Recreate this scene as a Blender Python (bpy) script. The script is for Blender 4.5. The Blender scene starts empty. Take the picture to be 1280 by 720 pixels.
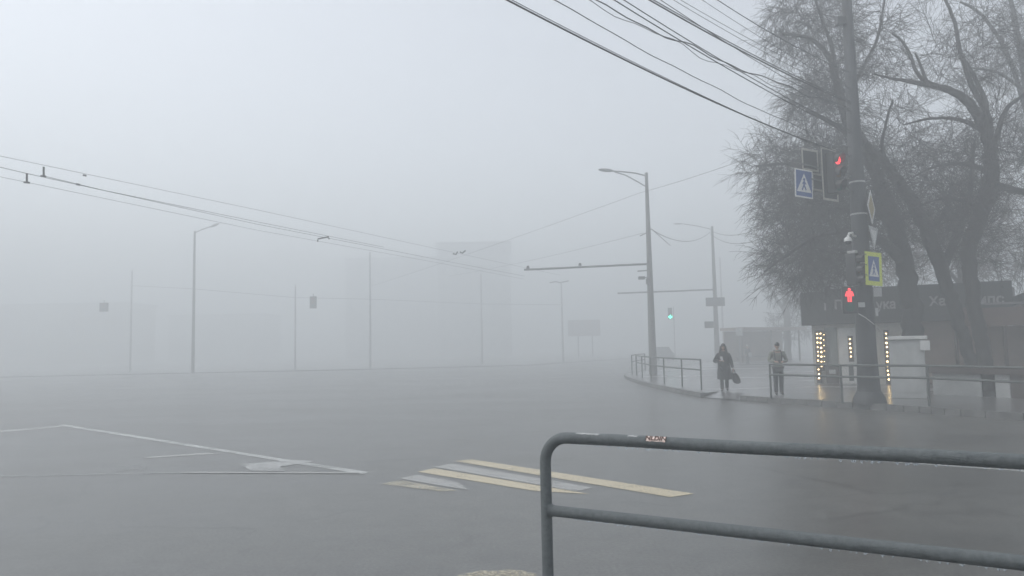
import bpy, bmesh, math, random
import numpy as np
from mathutils import Vector, Matrix, Quaternion
random.seed(7)
SC = bpy.context.scene
COL = SC.collection
R = math.radians
FPX = 940.0
CAM = Vector((0, 0, 1.65))
# ---------------------------------------------------------------- camera
PITCH = math.atan(75 / FPX)
ROLL = 0.02
r0 = Vector((1, 0, 0)); u0 = Vector((0, -math.sin(PITCH), math.cos(PITCH))); fw = Vector((0, math.cos(PITCH), math.sin(PITCH)))
cr = r0 * math.cos(ROLL) - u0 * math.sin(ROLL)
cu = u0 * math.cos(ROLL) + r0 * math.sin(ROLL)
cd = bpy.data.cameras.new('camera'); cam = bpy.data.objects.new('camera', cd); COL.objects.link(cam)
cam.matrix_world = Matrix(((cr.x, cu.x, -fw.x, CAM.x), (cr.y, cu.y, -fw.y, CAM.y), (cr.z, cu.z, -fw.z, CAM.z), (0, 0, 0, 1)))
cd.sensor_fit = 'HORIZONTAL'; cd.sensor_width = 36; cd.lens = 36 * FPX / 1280
cd.clip_start = 0.05; cd.clip_end = 3000
SC.camera = cam

def ray(px, py):
    return fw + cr * ((px - 640) / FPX) + cu * ((360 - py) / FPX)
def P(px, py, Y):                       # a point seen in that direction at forward distance Y
    d = ray(px, py); return CAM + d * (Y / d.y)
def G(px, py, z=0.0):                   # a point on the ground in that direction
    d = ray(px, py); return CAM + d * ((z - CAM.z) / d.z)
def hit(px, py, A, n):
    d = ray(px, py); return CAM + d * ((A - CAM).dot(n) / d.dot(n))

# ---------------------------------------------------------------- materials
def nodes_of(m):
    m.use_nodes = True
    return m.node_tree.nodes, m.node_tree.links, m.node_tree.nodes['Principled BSDF']
def mat(name, c1, c2=None, rough=0.6, scale=6.0, bump=0.0, metal=0.0, detail=6.0, stretch=None, spec=0.5, rough2=None, lo=0.35, hi=0.65):
    m = bpy.data.materials.new(name); N, L, b = nodes_of(m)
    if c2 is None: c2 = tuple(x * 0.8 for x in c1)
    tc = N.new('ShaderNodeTexCoord'); nz = N.new('ShaderNodeTexNoise')
    nz.inputs['Scale'].default_value = scale; nz.inputs['Detail'].default_value = detail; nz.inputs['Roughness'].default_value = 0.62
    src = tc.outputs['Object']
    if stretch:
        mp = N.new('ShaderNodeMapping'); mp.inputs['Scale'].default_value = stretch; L.new(src, mp.inputs['Vector']); src = mp.outputs['Vector']
    L.new(src, nz.inputs['Vector'])
    rp = N.new('ShaderNodeValToRGB'); rp.color_ramp.elements[0].position = lo; rp.color_ramp.elements[1].position = hi
    rp.color_ramp.elements[0].color = (*c1, 1); rp.color_ramp.elements[1].color = (*c2, 1)
    L.new(nz.outputs['Fac'], rp.inputs['Fac']); L.new(rp.outputs['Color'], b.inputs['Base Color'])
    b.inputs['Metallic'].default_value = metal; b.inputs['Specular IOR Level'].default_value = spec
    if rough2 is None: b.inputs['Roughness'].default_value = rough
    else:
        mr = N.new('ShaderNodeMapRange'); mr.inputs['To Min'].default_value = rough; mr.inputs['To Max'].default_value = rough2
        mr.inputs['From Min'].default_value = lo; mr.inputs['From Max'].default_value = hi
        L.new(nz.outputs['Fac'], mr.inputs['Value']); L.new(mr.outputs['Result'], b.inputs['Roughness'])
    if bump:
        n2 = N.new('ShaderNodeTexNoise'); n2.inputs['Scale'].default_value = scale * 7; n2.inputs['Detail'].default_value = 4; L.new(src, n2.inputs['Vector'])
        bp = N.new('ShaderNodeBump'); bp.inputs['Strength'].default_value = bump; bp.inputs['Distance'].default_value = 0.01
        L.new(n2.outputs['Fac'], bp.inputs['Height']); L.new(bp.outputs['Normal'], b.inputs['Normal'])
    return m
def glow(name, col, strength):
    m = bpy.data.materials.new(name); N, L, b = nodes_of(m)
    b.inputs['Base Color'].default_value = (*[c * 0.5 for c in col], 1)
    b.inputs['Emission Color'].default_value = (*col, 1); b.inputs['Emission Strength'].default_value = strength
    return m

def asphalt_mat(name, cA, cB, rlo, rhi):
    m = bpy.data.materials.new(name); N, L, b = nodes_of(m)
    tc = N.new('ShaderNodeTexCoord')
    def noise(sc, det, st=None, rot=0):
        n = N.new('ShaderNodeTexNoise'); n.inputs['Scale'].default_value = sc; n.inputs['Detail'].default_value = det; n.inputs['Roughness'].default_value = 0.6
        mp = N.new('ShaderNodeMapping'); mp.inputs['Rotation'].default_value = (0, 0, rot)
        if st: mp.inputs['Scale'].default_value = st
        L.new(tc.outputs['Object'], mp.inputs['Vector']); L.new(mp.outputs['Vector'], n.inputs['Vector'])
        return n
    big = noise(0.16, 5, (1, 2.2, 1), R(25)); mid = noise(1.3, 6, (0.5, 2.0, 1), R(-20)); fine = noise(34, 6); blot = noise(3.2, 5)
    def ramp(n, p0, p1, v0=0.0, v1=1.0):
        r = N.new('ShaderNodeMapRange'); r.inputs['From Min'].default_value = p0; r.inputs['From Max'].default_value = p1
        r.inputs['To Min'].default_value = v0; r.inputs['To Max'].default_value = v1
        L.new(n.outputs['Fac'], r.inputs['Value']); return r.outputs['Result']
    def math2(op, a, c):
        q = N.new('ShaderNodeMath'); q.operation = op
        for i, x in enumerate((a, c)):
            if isinstance(x, float): q.inputs[i].default_value = x
            else: L.new(x, q.inputs[i])
        return q.outputs[0]
    f = math2('ADD', math2('MULTIPLY', ramp(big, .3, .7), 0.78), math2('MULTIPLY', ramp(mid, .25, .75), 0.22))
    sp = math2('MULTIPLY', ramp(fine, .25, .75, 0.35, 1.65), ramp(blot, .3, .7, .78, 1.2))
    vo = N.new('ShaderNodeTexVoronoi'); vo.feature = 'DISTANCE_TO_EDGE'; vo.inputs['Scale'].default_value = .33
    wn = noise(2.2, 6); wa = N.new('ShaderNodeVectorMath'); wa.operation = 'MULTIPLY_ADD'; wa.inputs[1].default_value = (.55, .55, 0)
    L.new(wn.outputs['Color'], wa.inputs[0]); L.new(tc.outputs['Object'], wa.inputs[2]); L.new(wa.outputs[0], vo.inputs['Vector'])
    ck = N.new('ShaderNodeMapRange'); ck.inputs['From Min'].default_value = .0; ck.inputs['From Max'].default_value = .010; ck.inputs['To Min'].default_value = .45; ck.inputs['To Max'].default_value = 1.0
    L.new(vo.outputs['Distance'], ck.inputs['Value'])
    kz = noise(.35, 3); keep_ = ramp(kz, .47, .56)
    cm = N.new('ShaderNodeMix'); cm.inputs['A'].default_value = 1.0; L.new(keep_, cm.inputs['Factor']); L.new(ck.outputs['Result'], cm.inputs['B'])
    sp = math2('MULTIPLY', sp, cm.outputs['Result'])
    mx = N.new('ShaderNodeMix'); mx.data_type = 'RGBA'; mx.inputs['A'].default_value = (*cA, 1); mx.inputs['B'].default_value = (*cB, 1)
    L.new(f, mx.inputs['Factor'])
    vm = N.new('ShaderNodeMix'); vm.data_type = 'RGBA'; vm.blend_type = 'MULTIPLY'; vm.inputs['Factor'].default_value = 1
    cb = N.new('ShaderNodeCombineColor')
    for k in range(3): L.new(sp, cb.inputs[k])
    L.new(mx.outputs['Result'], vm.inputs['A']); L.new(cb.outputs['Color'], vm.inputs['B'])
    L.new(vm.outputs['Result'], b.inputs['Base Color'])
    rr = N.new('ShaderNodeMapRange'); rr.inputs['To Min'].default_value = rlo; rr.inputs['To Max'].default_value = rhi
    L.new(f, rr.inputs['Value']); L.new(rr.outputs['Result'], b.inputs['Roughness'])
    bp = N.new('ShaderNodeBump'); b.inputs['Coat Weight'].default_value = .55; b.inputs['Coat IOR'].default_value = 1.33; b.inputs['Coat Roughness'].default_value = .28
    bp.inputs['Strength'].default_value = 0.22; bp.inputs['Distance'].default_value = 0.006
    L.new(fine.outputs['Fac'], bp.inputs['Height']); L.new(bp.outputs['Normal'], b.inputs['Normal'])
    return m
def paint_mat(name, col, keep, scale=3.0, grit=30.0):
    m = bpy.data.materials.new(name); N, L, b = nodes_of(m); out = N['Material Output']
    tc = N.new('ShaderNodeTexCoord')
    a = N.new('ShaderNodeTexNoise'); a.inputs['Scale'].default_value = scale; a.inputs['Detail'].default_value = 9; a.inputs['Roughness'].default_value = 0.72
    g = N.new('ShaderNodeTexNoise'); g.inputs['Scale'].default_value = grit; g.inputs['Detail'].default_value = 5; g.inputs['Roughness'].default_value = .7
    for q in (a, g): L.new(tc.outputs['Object'], q.inputs['Vector'])
    mx = N.new('ShaderNodeMath'); mx.operation = 'MULTIPLY_ADD'; mx.inputs[1].default_value = .55
    L.new(g.outputs['Fac'], mx.inputs[0])
    m2 = N.new('ShaderNodeMath'); m2.operation = 'MULTIPLY'; m2.inputs[1].default_value = .45; L.new(a.outputs['Fac'], m2.inputs[0]); L.new(m2.outputs[0], mx.inputs[2])
    mr = N.new('ShaderNodeMapRange'); mr.inputs['From Min'].default_value = keep - .07; mr.inputs['From Max'].default_value = keep + .07; L.new(mx.outputs[0], mr.inputs['Value'])
    rp = N.new('ShaderNodeValToRGB'); rp.color_ramp.elements[0].color = (*col, 1); rp.color_ramp.elements[1].color = (*[c * .62 for c in col], 1); rp.color_ramp.elements[0].position = .3; rp.color_ramp.elements[1].position = .7
    L.new(g.outputs['Fac'], rp.inputs['Fac']); L.new(rp.outputs['Color'], b.inputs['Base Color']); b.inputs['Roughness'].default_value = .42; b.inputs['Coat Weight'].default_value = .6; b.inputs['Coat IOR'].default_value = 1.33; b.inputs['Coat Roughness'].default_value = .22
    tr = N.new('ShaderNodeBsdfTransparent'); ms = N.new('ShaderNodeMixShader')
    L.new(mr.outputs['Result'], ms.inputs['Fac']); L.new(b.outputs['BSDF'], ms.inputs[1]); L.new(tr.outputs['BSDF'], ms.inputs[2]); L.new(ms.outputs['Shader'], out.inputs['Surface'])
    return m
M = {}
M['asphalt'] = asphalt_mat('wet_asphalt', (.048, .048, .044), (.106, .105, .096), 0.32, 0.54)
M['paving'] = asphalt_mat('wet_paving', (.085, .083, .082), (.14, .135, .13), 0.10, 0.36)
M['paving_far'] = asphalt_mat('damp_far_paving', (.10, .10, .095), (.16, .16, .15), .3, .5)
M['kerb'] = mat('kerb_stone', (.16, .16, .155), (.09, .09, .088), 0.5, 3, .2)
M['paint_white'] = paint_mat('worn_white_paint', (.50, .51, .49), .56, 1.6)
M['paint_fresh'] = paint_mat('white_arrow_paint', (.40, .405, .39), .56, 1.6)
M['paint_ghost'] = paint_mat('ghost_paint', (.36, .365, .355), .47, 1.6)
M['paint_faint'] = paint_mat('nearly_gone_white_paint', (.34, .335, .315), .60, 1.5)
M['paint_yellow'] = paint_mat('worn_yellow_paint', (.60, .50, .30), .60, 1.8)
M['paint_yellow_faint'] = paint_mat('rubbed_yellow_paint', (.50, .44, .30), .515, 1.8)
M['rail'] = mat('grey_green_rail_paint', (.095, .112, .116), (.165, .184, .186), 0.40, 48, .6, rough2=.65, lo=.32, hi=.72)
M['rail_far'] = mat('dull_rail_paint', (.06, .068, .066), (.09, .098, .094), 0.5, 5)
M['concrete'] = mat('pole_concrete', (.20, .20, .195), (.14, .14, .138), 0.75, 4, .15, stretch=(2, 2, .4))
M['pole_pale'] = mat('fog_paled_pole', (.50, .505, .51), (.42, .425, .43), 0.5, 3)  # colour lightened to stand in for thicker fog over distant poles
M['pole_dark'] = mat('damp_dark_pole_concrete', (.048, .050, .054), (.028, .030, .032), 0.7, 4, .15, stretch=(2, 2, .4))
M['pole_steel'] = mat('pole_steel', (.16, .165, .17), (.11, .115, .12), 0.5, 3)
M['cable'] = mat('cable_black', (.018, .018, .02), (.03, .03, .03), 0.6)
M['bark'] = mat('bark', (.020, .019, .018), (.038, .035, .032), 0.85, 5, .4, stretch=(3, 3, .6))
M['twig'] = mat('twig_bark', (.022, .019, .018), (.036, .031, .029), 0.8, 2)
M['twig_red'] = mat('reddish_twig_bark', (.060, .042, .038), (.085, .062, .055), 0.8, 2)
M['black'] = mat('black_plastic', (.012, .012, .013), (.02, .02, .02), 0.45)
M['board'] = mat('black_backboard', (.020, .021, .022), (.03, .03, .03), 0.6)
M['white'] = mat('white_enamel', (.72, .72, .70), (.62, .62, .60), 0.4, 4)
M['white_dirty'] = mat('dirty_white_sheet', (.52, .53, .52), (.40, .41, .40), 0.5, 2.5)
M['edging'] = mat('dull_cream_edging', (.46, .44, .38), (.34, .33, .29), .5, 6)
M['sign_blue'] = mat('sign_blue', (.02, .07, .26), (.025, .08, .28), 0.35)
M['sign_lime'] = mat('fluorescent_sign_yellow', (.62, .70, .05), (.58, .66, .05), 0.4)
M['sign_back'] = mat('galvanised_sign_back', (.45, .45, .44), (.38, .38, .38), 0.45)
M['sign_amber'] = mat('priority_sign_yellow', (.42, .35, .18), (.38, .32, .17), 0.45)
M['signband'] = mat('charcoal_fascia', (.006, .0065, .007), (.012, .0125, .013), 0.7, 1.5)
M['letters'] = mat('sign_letter_white', (.30, .30, .29), (.22, .22, .21), 0.5)
M['wall_beige'] = mat('pale_panel_wall', (.62, .60, .54), (.52, .505, .46), 0.6, 2)
M['wall_pink'] = mat('brownish_panel_wall', (.27, .205, .17), (.21, .165, .14), 0.6, 2)
M['brown'] = mat('brown_boards', (.075, .05, .042), (.05, .036, .03), 0.5, 4, .1, stretch=(1, 1, 6))
M['awning'] = mat('brown_awning', (.17, .11, .09), (.14, .09, .074), 0.45, 2)
M['roof_grey'] = mat('wet_roof_sheet', (.30, .29, .29), (.22, .21, .21), 0.25, 2)
M['glass'] = mat('dark_glass', (.03, .035, .038), (.05, .055, .055), 0.08, 1)
M['glass_lit'] = mat('greenish_shop_glass', (.20, .22, .20), (.26, .27, .25), 0.12, 1)
M['red_lamp'] = glow('red_signal', (1.0, .05, .06), 1.3)
M['green_lamp'] = glow('green_signal', (.08, 1.0, .62), 4.0)
M['led'] = glow('warm_bulb', (1.0, .72, .34), 5.0)
M['lens_red'] = mat('unlit_red_lens', (.12, .01, .01), (.10, .01, .01), .2)
M['lens_amber'] = mat('unlit_amber_lens', (.12, .06, .01), (.1, .05, .01), .2)
M['lens_green'] = mat('unlit_green_lens', (.01, .07, .05), (.01, .06, .05), .2)
M['skin'] = mat('skin', (.48, .31, .24), (.42, .27, .21), .5, 8)
M['coat_black'] = mat('black_coat', (.012, .012, .014), (.022, .022, .025), .8, 6)
M['hair'] = mat('dark_hair', (.012, .010, .009), (.022, .018, .015), .5, 12)
M['jacket'] = mat('khaki_jacket', (.20, .205, .17), (.15, .155, .13), .75, 7)
M['trousers'] = mat('dark_trousers', (.022, .024, .028), (.032, .034, .038), .8, 6)
M['shoe'] = mat('black_shoe', (.014, .013, .012), (.022, .02, .02), .4)
M['facade'] = mat('grey_facade', (.46, .46, .465), (.38, .38, .385), .8, .4)  # grey lightened, fading in distant fog is put into the colour
M['facade_warm'] = mat('cream_facade', (.36, .32, .25), (.30, .27, .21), .8, .4)
M['facade_window'] = mat('facade_window', (.26, .27, .28), (.34, .35, .36), .3, 1)  # panes paled with the walls, fog fading painted into them too
M['car'] = mat('dark_car_paint', (.03, .033, .04), (.04, .042, .05), .25, 2)
M['sticker'] = mat('pink_white_sticker', (.72, .52, .46), (.80, .70, .64), .5, 40)
M['sticker_ink'] = mat('sticker_ink', (.06, .025, .015), (.09, .04, .025), .5)
M['tape'] = mat('pale_tape_residue', (.42, .43, .43), (.26, .27, .27), .5, 60)
M['water'] = bpy.data.materials.new('water_drop'); _n, _l, _b = nodes_of(M['water'])
_b.inputs['Base Color'].default_value = (.9, .95, 1, 1); _b.inputs['Roughness'].default_value = 0.02; _b.inputs['Transmission Weight'].default_value = 1; _b.inputs['IOR'].default_value = 1.33
M['poster'] = mat('poster_colours', (.36, .28, .27), (.28, .27, .29), .5, .8)

# ---------------------------------------------------------------- mesh builder
class MB:
    def __init__(s): s.v = []; s.f = []
    def add(s, vs, fs):
        o = len(s.v); s.v.extend(tuple(x) for x in vs); s.f.extend(tuple(i + o for i in f) for f in fs); return s
    def box(s, c, size, rz=0.0, F=None):
        x, y, z = (q / 2 for q in size)
        pts = [Vector((a * x, b * y, d * z)) for d in (-1, 1) for b in (-1, 1) for a in (-1, 1)]
        m = F.to_3x3() if F else Matrix.Rotation(rz, 3, 'Z')
        c = Vector(c)
        if F: c = F @ c
        return s.add([m @ p + c for p in pts], [(0, 2, 3, 1), (4, 5, 7, 6), (0, 1, 5, 4), (2, 6, 7, 3), (0, 4, 6, 2), (1, 3, 7, 5)])
    def bbox(s, c, size, bev, F=None, rz=0.0):         # box with bevelled edges
        bm = bmesh.new(); bmesh.ops.create_cube(bm, size=1)
        for v in bm.verts: v.co = Vector((v.co.x * size[0], v.co.y * size[1], v.co.z * size[2]))
        bmesh.ops.bevel(bm, geom=bm.edges[:], offset=bev, segments=2, affect='EDGES', profile=.6)
        bm.verts.index_update()
        m = F if F else Matrix.Rotation(rz, 4, 'Z'); c = Vector(c)
        if F: T = lambda p: F @ (p + c)
        else: T = lambda p: (m @ p) + c
        s.add([T(v.co) for v in bm.verts], [[v.index for v in f.verts] for f in bm.faces]); bm.free(); return s
    def tube(s, pts, radii, n=8, caps=True):
        pts = [Vector(p) for p in pts]
        if not isinstance(radii, (list, tuple)): radii = [radii] * len(pts)
        k = len(pts); base = len(s.v); ref = None
        for i, p in enumerate(pts):
            t = (pts[min(i + 1, k - 1)] - pts[max(i - 1, 0)])
            if t.length < 1e-9: t = Vector((0, 0, 1))
            t.normalize()
            if ref is None:
                ref = Vector((1, 0, 0)) if abs(t.x) < .9 else Vector((0, 1, 0))
            a = ref - t * ref.dot(t)
            if a.length < 1e-6: a = t.orthogonal()
            a.normalize(); b = t.cross(a); ref = a
            for j in range(n):
                w = 2 * math.pi * j / n
                q = p + (a * math.cos(w) + b * math.sin(w)) * radii[i]
                s.v.append((q.x, q.y, q.z))
        for i in range(k - 1):
            for j in range(n):
                j2 = (j + 1) % n
                s.f.append((base + i * n + j, base + i * n + j2, base + (i + 1) * n + j2, base + (i + 1) * n + j))
        if caps:
            s.f.append(tuple(base + j for j in range(n - 1, -1, -1))); s.f.append(tuple(base + (k - 1) * n + j for j in range(n)))
        return s
    def prism(s, pts2, F, z0, z1):                      # polygon in the frame's xy, from z0 to z1 along its normal
        n = len(pts2)
        vs = [F @ Vector((x, y, z0)) for x, y in pts2] + [F @ Vector((x, y, z1)) for x, y in pts2]
        fs = [tuple(range(n - 1, -1, -1)), tuple(range(n, 2 * n))] + [(i, (i + 1) % n, n + (i + 1) % n, n + i) for i in range(n)]
        return s.add(vs, fs)
    def ell(s, c, rad, n=16, m=10, F=None, z_from=-1.0):
        c = Vector(c); vs = []; fs = []
        a0 = math.asin(max(-1, z_from))
        for i in range(m + 1):
            la = a0 + (math.pi / 2 - a0) * i / m
            for j in range(n):
                lo = 2 * math.pi * j / n
                q = Vector((rad[0] * math.cos(la) * math.cos(lo), rad[1] * math.cos(la) * math.sin(lo), rad[2] * math.sin(la)))
                if F: q = F.to_3x3() @ q
                vs.append(q + c)
        for i in range(m):
            for j in range(n):
                j2 = (j + 1) % n; fs.append((i * n + j, i * n + j2, (i + 1) * n + j2, (i + 1) * n + j))
        fs.append(tuple(range(n - 1, -1, -1)))
        return s.add(vs, fs)
    def loft(s, rings):
        n = len(rings[0]); vs = [p for r_ in rings for p in r_]; fs = []
        for i in range(len(rings) - 1):
            for j in range(n):
                j2 = (j + 1) % n; fs.append((i * n + j, i * n + j2, (i + 1) * n + j2, (i + 1) * n + j))
        fs.append(tuple(range(n - 1, -1, -1))); fs.append(tuple((len(rings) - 1) * n + j for j in range(n)))
        return s.add(vs, fs)
    def build(s, name, m, parent=None, smooth=False, kind=None, label=None):
        me = bpy.data.meshes.new(name)
        vs = s.v
        if parent is not None and 'xf' in XF.get(parent.name, {}):
            inv = XF[parent.name]['xf'].inverted(); vs = [tuple(inv @ Vector(p)) for p in vs]
        me.from_pydata(vs, [], s.f); me.update()
        me.materials.append(m)
        if smooth:
            for p in me.polygons: p.use_smooth = True
            try: me.set_sharp_from_angle(angle=R(40))
            except Exception: pass
        o = bpy.data.objects.new(name, me); COL.objects.link(o)
        if parent is not None:
            o.parent = parent
            XF[o.name] = {'xf': XF[parent.name]['xf']} if parent.name in XF else {}
        if kind: o['kind'] = kind
        if label: o['label'] = label
        return o
XF = {}
def tag(o, label, cat, group=None, kind=None):
    o['label'] = label; o['category'] = cat
    if group: o['group'] = group
    if kind: o['kind'] = kind
    return o
def thing(name, label, cat, loc, rz=0.0, group=None):
    o = bpy.data.objects.new(name, None); COL.objects.link(o)
    o.location = loc; o.rotation_euler = (0, 0, rz); o.empty_display_size = .2
    XF[o.name] = {'xf': Matrix.Translation(Vector(loc)) @ Matrix.Rotation(rz, 4, 'Z')}
    return tag(o, label, cat, group)
def structure(o, label=None):
    o['kind'] = 'structure'
    if label: o['label'] = label
    return o
def frame(c, right, up=Vector((0, 0, 1))):
    a = Vector(right).normalized(); b = Vector(up); b = (b - a * b.dot(a)).normalized(); n = a.cross(b)
    c = Vector(c)
    return Matrix(((a.x, b.x, n.x, c.x), (a.y, b.y, n.y, c.y), (a.z, b.z, n.z, c.z), (0, 0, 0, 1)))
def text(name, body, F, size, m, parent, extrude=.006, xs=1.0):
    cu_ = bpy.data.curves.new(name, 'FONT'); cu_.body = body; cu_.size = size; cu_.extrude = extrude; cu_.offset = size * .028
    cu_.align_x = 'CENTER'; cu_.align_y = 'CENTER'; cu_.materials.append(m)
    tmp = bpy.data.objects.new('tmp', cu_); COL.objects.link(tmp)
    me = bpy.data.meshes.new_from_object(tmp.evaluated_get(bpy.context.evaluated_depsgraph_get())); bpy.data.objects.remove(tmp); me.name = name
    if not me.materials: me.materials.append(m)
    o = bpy.data.objects.new(name, me); COL.objects.link(o); o.parent = parent
    inv = XF[parent.name]['xf'].inverted() if parent.name in XF else Matrix()
    o.matrix_local = inv @ F @ Matrix.Diagonal((xs, 1, 1, 1))
    return o
def circle2(cx, cy, r, n=16): return [(cx + r * math.cos(2 * math.pi * i / n), cy + r * math.sin(2 * math.pi * i / n)) for i in range(n)]
def bar2(x0, y0, x1, y1, w):
    d = Vector((x1 - x0, y1 - y0)); d.normalize(); n = Vector((-d.y, d.x)) * w / 2
    return [(x0 + n.x, y0 + n.y), (x0 - n.x, y0 - n.y), (x1 - n.x, y1 - n.y), (x1 + n.x, y1 + n.y)]

# ---------------------------------------------------------------- ground, road, pavements
def sheet(name, pts, z, m, label=None):
    bm = bmesh.new(); bm.faces.new([bm.verts.new((p[0], p[1], z)) for p in pts]); bmesh.ops.triangulate(bm, faces=bm.faces[:])
    bmesh.ops.recalc_face_normals(bm, faces=bm.faces[:])
    if bm.faces[0].normal.z < 0: bmesh.ops.reverse_faces(bm, faces=bm.faces[:])
    me = bpy.data.meshes.new(name); bm.to_mesh(me); bm.free(); me.materials.append(m)
    o = bpy.data.objects.new(name, me); COL.objects.link(o); return structure(o, label)
def slab(name, pts, z, m, label=None, base=-.05):
    bm = bmesh.new(); f = bm.faces.new([bm.verts.new((p[0], p[1], z)) for p in pts]); bmesh.ops.recalc_face_normals(bm, faces=[f])
    if f.normal.z < 0: f.normal_flip()
    e = bmesh.ops.extrude_face_region(bm, geom=[f]); vs = [g for g in e['geom'] if isinstance(g, bmesh.types.BMVert)]
    for v in f.verts: v.co.z = base
    for v in vs: v.co.z = z
    bmesh.ops.recalc_face_normals(bm, faces=bm.faces[:])
    bmesh.ops.triangulate(bm, faces=[q for q in bm.faces if len(q.verts) > 4])
    me = bpy.data.meshes.new(name); bm.to_mesh(me); bm.free(); me.materials.append(m)
    o = bpy.data.objects.new(name, me); COL.objects.link(o); return structure(o, label)

HB = 330.0
structure(MB().add([(-HB, -60, 0), (HB, -60, 0), (HB, 2 * HB, 0), (-HB, 2 * HB, 0)], [(0, 1, 2, 3)]).build('road', M['asphalt']), 'wet grey asphalt of the wide foggy crossroads')
PZ = .14
def smooth_line(pts, n=6):
    pts = [Vector((p[0], p[1])) for p in pts]; out = []
    for i in range(len(pts) - 1):
        a = pts[max(i - 1, 0)]; b = pts[i]; c = pts[i + 1]; d = pts[min(i + 2, len(pts) - 1)]
        for k in range(n):
            t = k / n
            out.append(.5 * ((2 * b) + (c - a) * t + (2 * a - 5 * b + 4 * c - d) * t * t + (3 * b - a - 3 * c + d) * t ** 3))
    out.append(pts[-1]); return out
kr = smooth_line([(14.2, 8.5), G(1280, 526), G(1130, 515), G(1010, 507), G(925, 501)])
kl = smooth_line([G(876, 497), G(840, 490), G(805, 482), G(783, 474), Vector((6.25, 42.0)), Vector((8.2, 46.5)), Vector((13, 57)), Vector((40, 120))])
def kerb(name, line, label, h=.15, w=.16, side=1):
    mb = MB(); L_ = []; n = len(line)
    for i, p in enumerate(line):
        t = (line[min(i + 1, n - 1)] - line[max(i - 1, 0)]).normalized(); q = Vector((t.y, -t.x)) * side * w
        L_.append((p, p + q))
    for i in range(n - 1):
        (a, b), (c, d) = L_[i], L_[i + 1]
        g = (c - a).normalized() * .008
        a2, b2, c2, d2 = a + g, b + g, c - g, d - g
        mb.add([(*a2, -.02), (*b2, -.02), (*c2, -.02), (*d2, -.02), (*a2, h), (*b2, h), (*c2, h), (*d2, h)],
               [(0, 2, 3, 1), (4, 5, 7, 6), (0, 1, 5, 4), (2, 6, 7, 3), (0, 4, 6, 2), (1, 3, 7, 5)])
    return structure(mb.build(name, M['kerb']), label)
kerb('kerb', kr, 'low stone kerb under the fence before the kiosk'); kerb('kerb', kl, 'stone kerb curving round the far corner')
notch = [Vector((kr[-1].x, kr[-1].y)), Vector((kr[-1].x + .55, kr[-1].y + .9)), Vector((kl[0].x + .75, kl[0].y + .55)), Vector((kl[0].x, kl[0].y))]
side_poly = [p + Vector((.05, .02)) for p in kr] + [notch[1], notch[2]] + [p + Vector((.05, .01)) for p in kl] + [Vector((150, 120)), Vector((150, 8.5))]
slab('pavement', side_poly, PZ, M['paving'], 'wet paved corner in front of the kiosk')
structure(MB().add([(*notch[0], .02), (*notch[1], PZ + .004), (*notch[2], PZ + .004), (*notch[3], .02)], [(0, 1, 2, 3)]).build('ramp', M['paving']), 'dropped kerb ramp at the crossing')
far_line = [G(-500, 484), G(0, 472), G(200, 467.5), G(420, 463), G(600, 458.5)]
far_line = [Vector((p.x, p.y)) for p in far_line]
e = far_line[-1]; far_c = smooth_line([far_line[-1], e + Vector((3.5, 1.2)), e + Vector((6.5, 5)), e + Vector((26, 45)), e + Vector((90, 190))], 5)
fl = far_line[:-1] + far_c
slab('pavement', [p + Vector((0, .05)) for p in fl] + [Vector((-300, 400)), Vector((-300, far_line[0].y))], .06, M['paving_far'], 'far pavement beyond the crossroads')
kerb('kerb', fl, 'far straight kerb under the distant poles', side=-1, h=.066)
slab('pavement', [(-14, 4.2), (-.4, 4.2), (.6, 3.55), (3.6, 1.7), (3.6, -8), (-14, -8)], PZ, M['paving'], 'near pavement below the grey railing')

# ---------------------------------------------------------------- road markings (worn paint, sheets 4 mm up)
def marking(name, quads, m, label, z=.004):
    mb = MB()
    for q in quads:
        pts = [G(*p) for p in q]; mb.add([(p.x, p.y, z) for p in pts], [tuple(range(len(pts)))])
    o = mb.build(name, m); 
    if o.data.polygons[0].normal.z < 0: o.data.flip_normals()
    return structure(o, label)
marking('crosswalk_stripe', [[(568, 576.6), (590, 574.4), (868, 617.5), (838, 621.8)]], M['paint_yellow'], 'longest bright yellow crosswalk stripe')
marking('crosswalk_stripe', [[(542, 584), (564, 579.6), (742, 610), (720, 614.5)]], M['paint_faint'], 'faded white crosswalk stripe between two yellow ones')
marking('crosswalk_stripe', [[(522, 590), (543, 585.6), (672, 607), (738, 618), (668, 614)]], M['paint_yellow'], 'middle yellow crosswalk stripe behind the railing post')
marking('crosswalk_stripe', [[(499, 598.2), (521, 593.6), (574, 603.5), (585, 613), (545, 606.6)]], M['paint_faint'], 'short nearly rubbed off white crosswalk stripe')
marking('crosswalk_stripe', [[(476, 605.4), (500, 600.4), (572, 613.5), (552, 614.6)]], M['paint_yellow_faint'], 'short rubbed yellow crosswalk stripe')
marking('crosswalk_stripe', [[(556, 728), (574, 719), (590, 716.5), (600, 713.6), (618, 714.4), (634, 712.4), (652, 713.6), (662, 716), (670, 717.5), (674, 728)]], M['paint_yellow_faint'], 'pale yellow stripe end at the foot of the railing')
marking('lane_line', [[(70, 531.6), (80, 530.4), (288, 563.4), (284, 566)], [(284, 566), (288, 563.4), (463, 590.6), (452, 593.2)]], M['paint_white'], 'long slanting white line ending in a point')
marking('lane_line', [[(225, 590.6), (450, 590.8), (450, 592.4), (225, 591.8)]], M['paint_faint'], 'thin straight white line below the arrow', z=.008)
marking('lane_line', [[(-30, 597.5), (-30, 595.7), (222, 590.4), (222, 591.9)]], M['paint_ghost'], 'ghost of a thin white line at the lower left', z=.008)
marking('lane_line', [[(-60, 546), (-60, 543.5), (74, 532.4), (80, 534)]], M['paint_faint'], 'faint white line at the far left')
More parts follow.
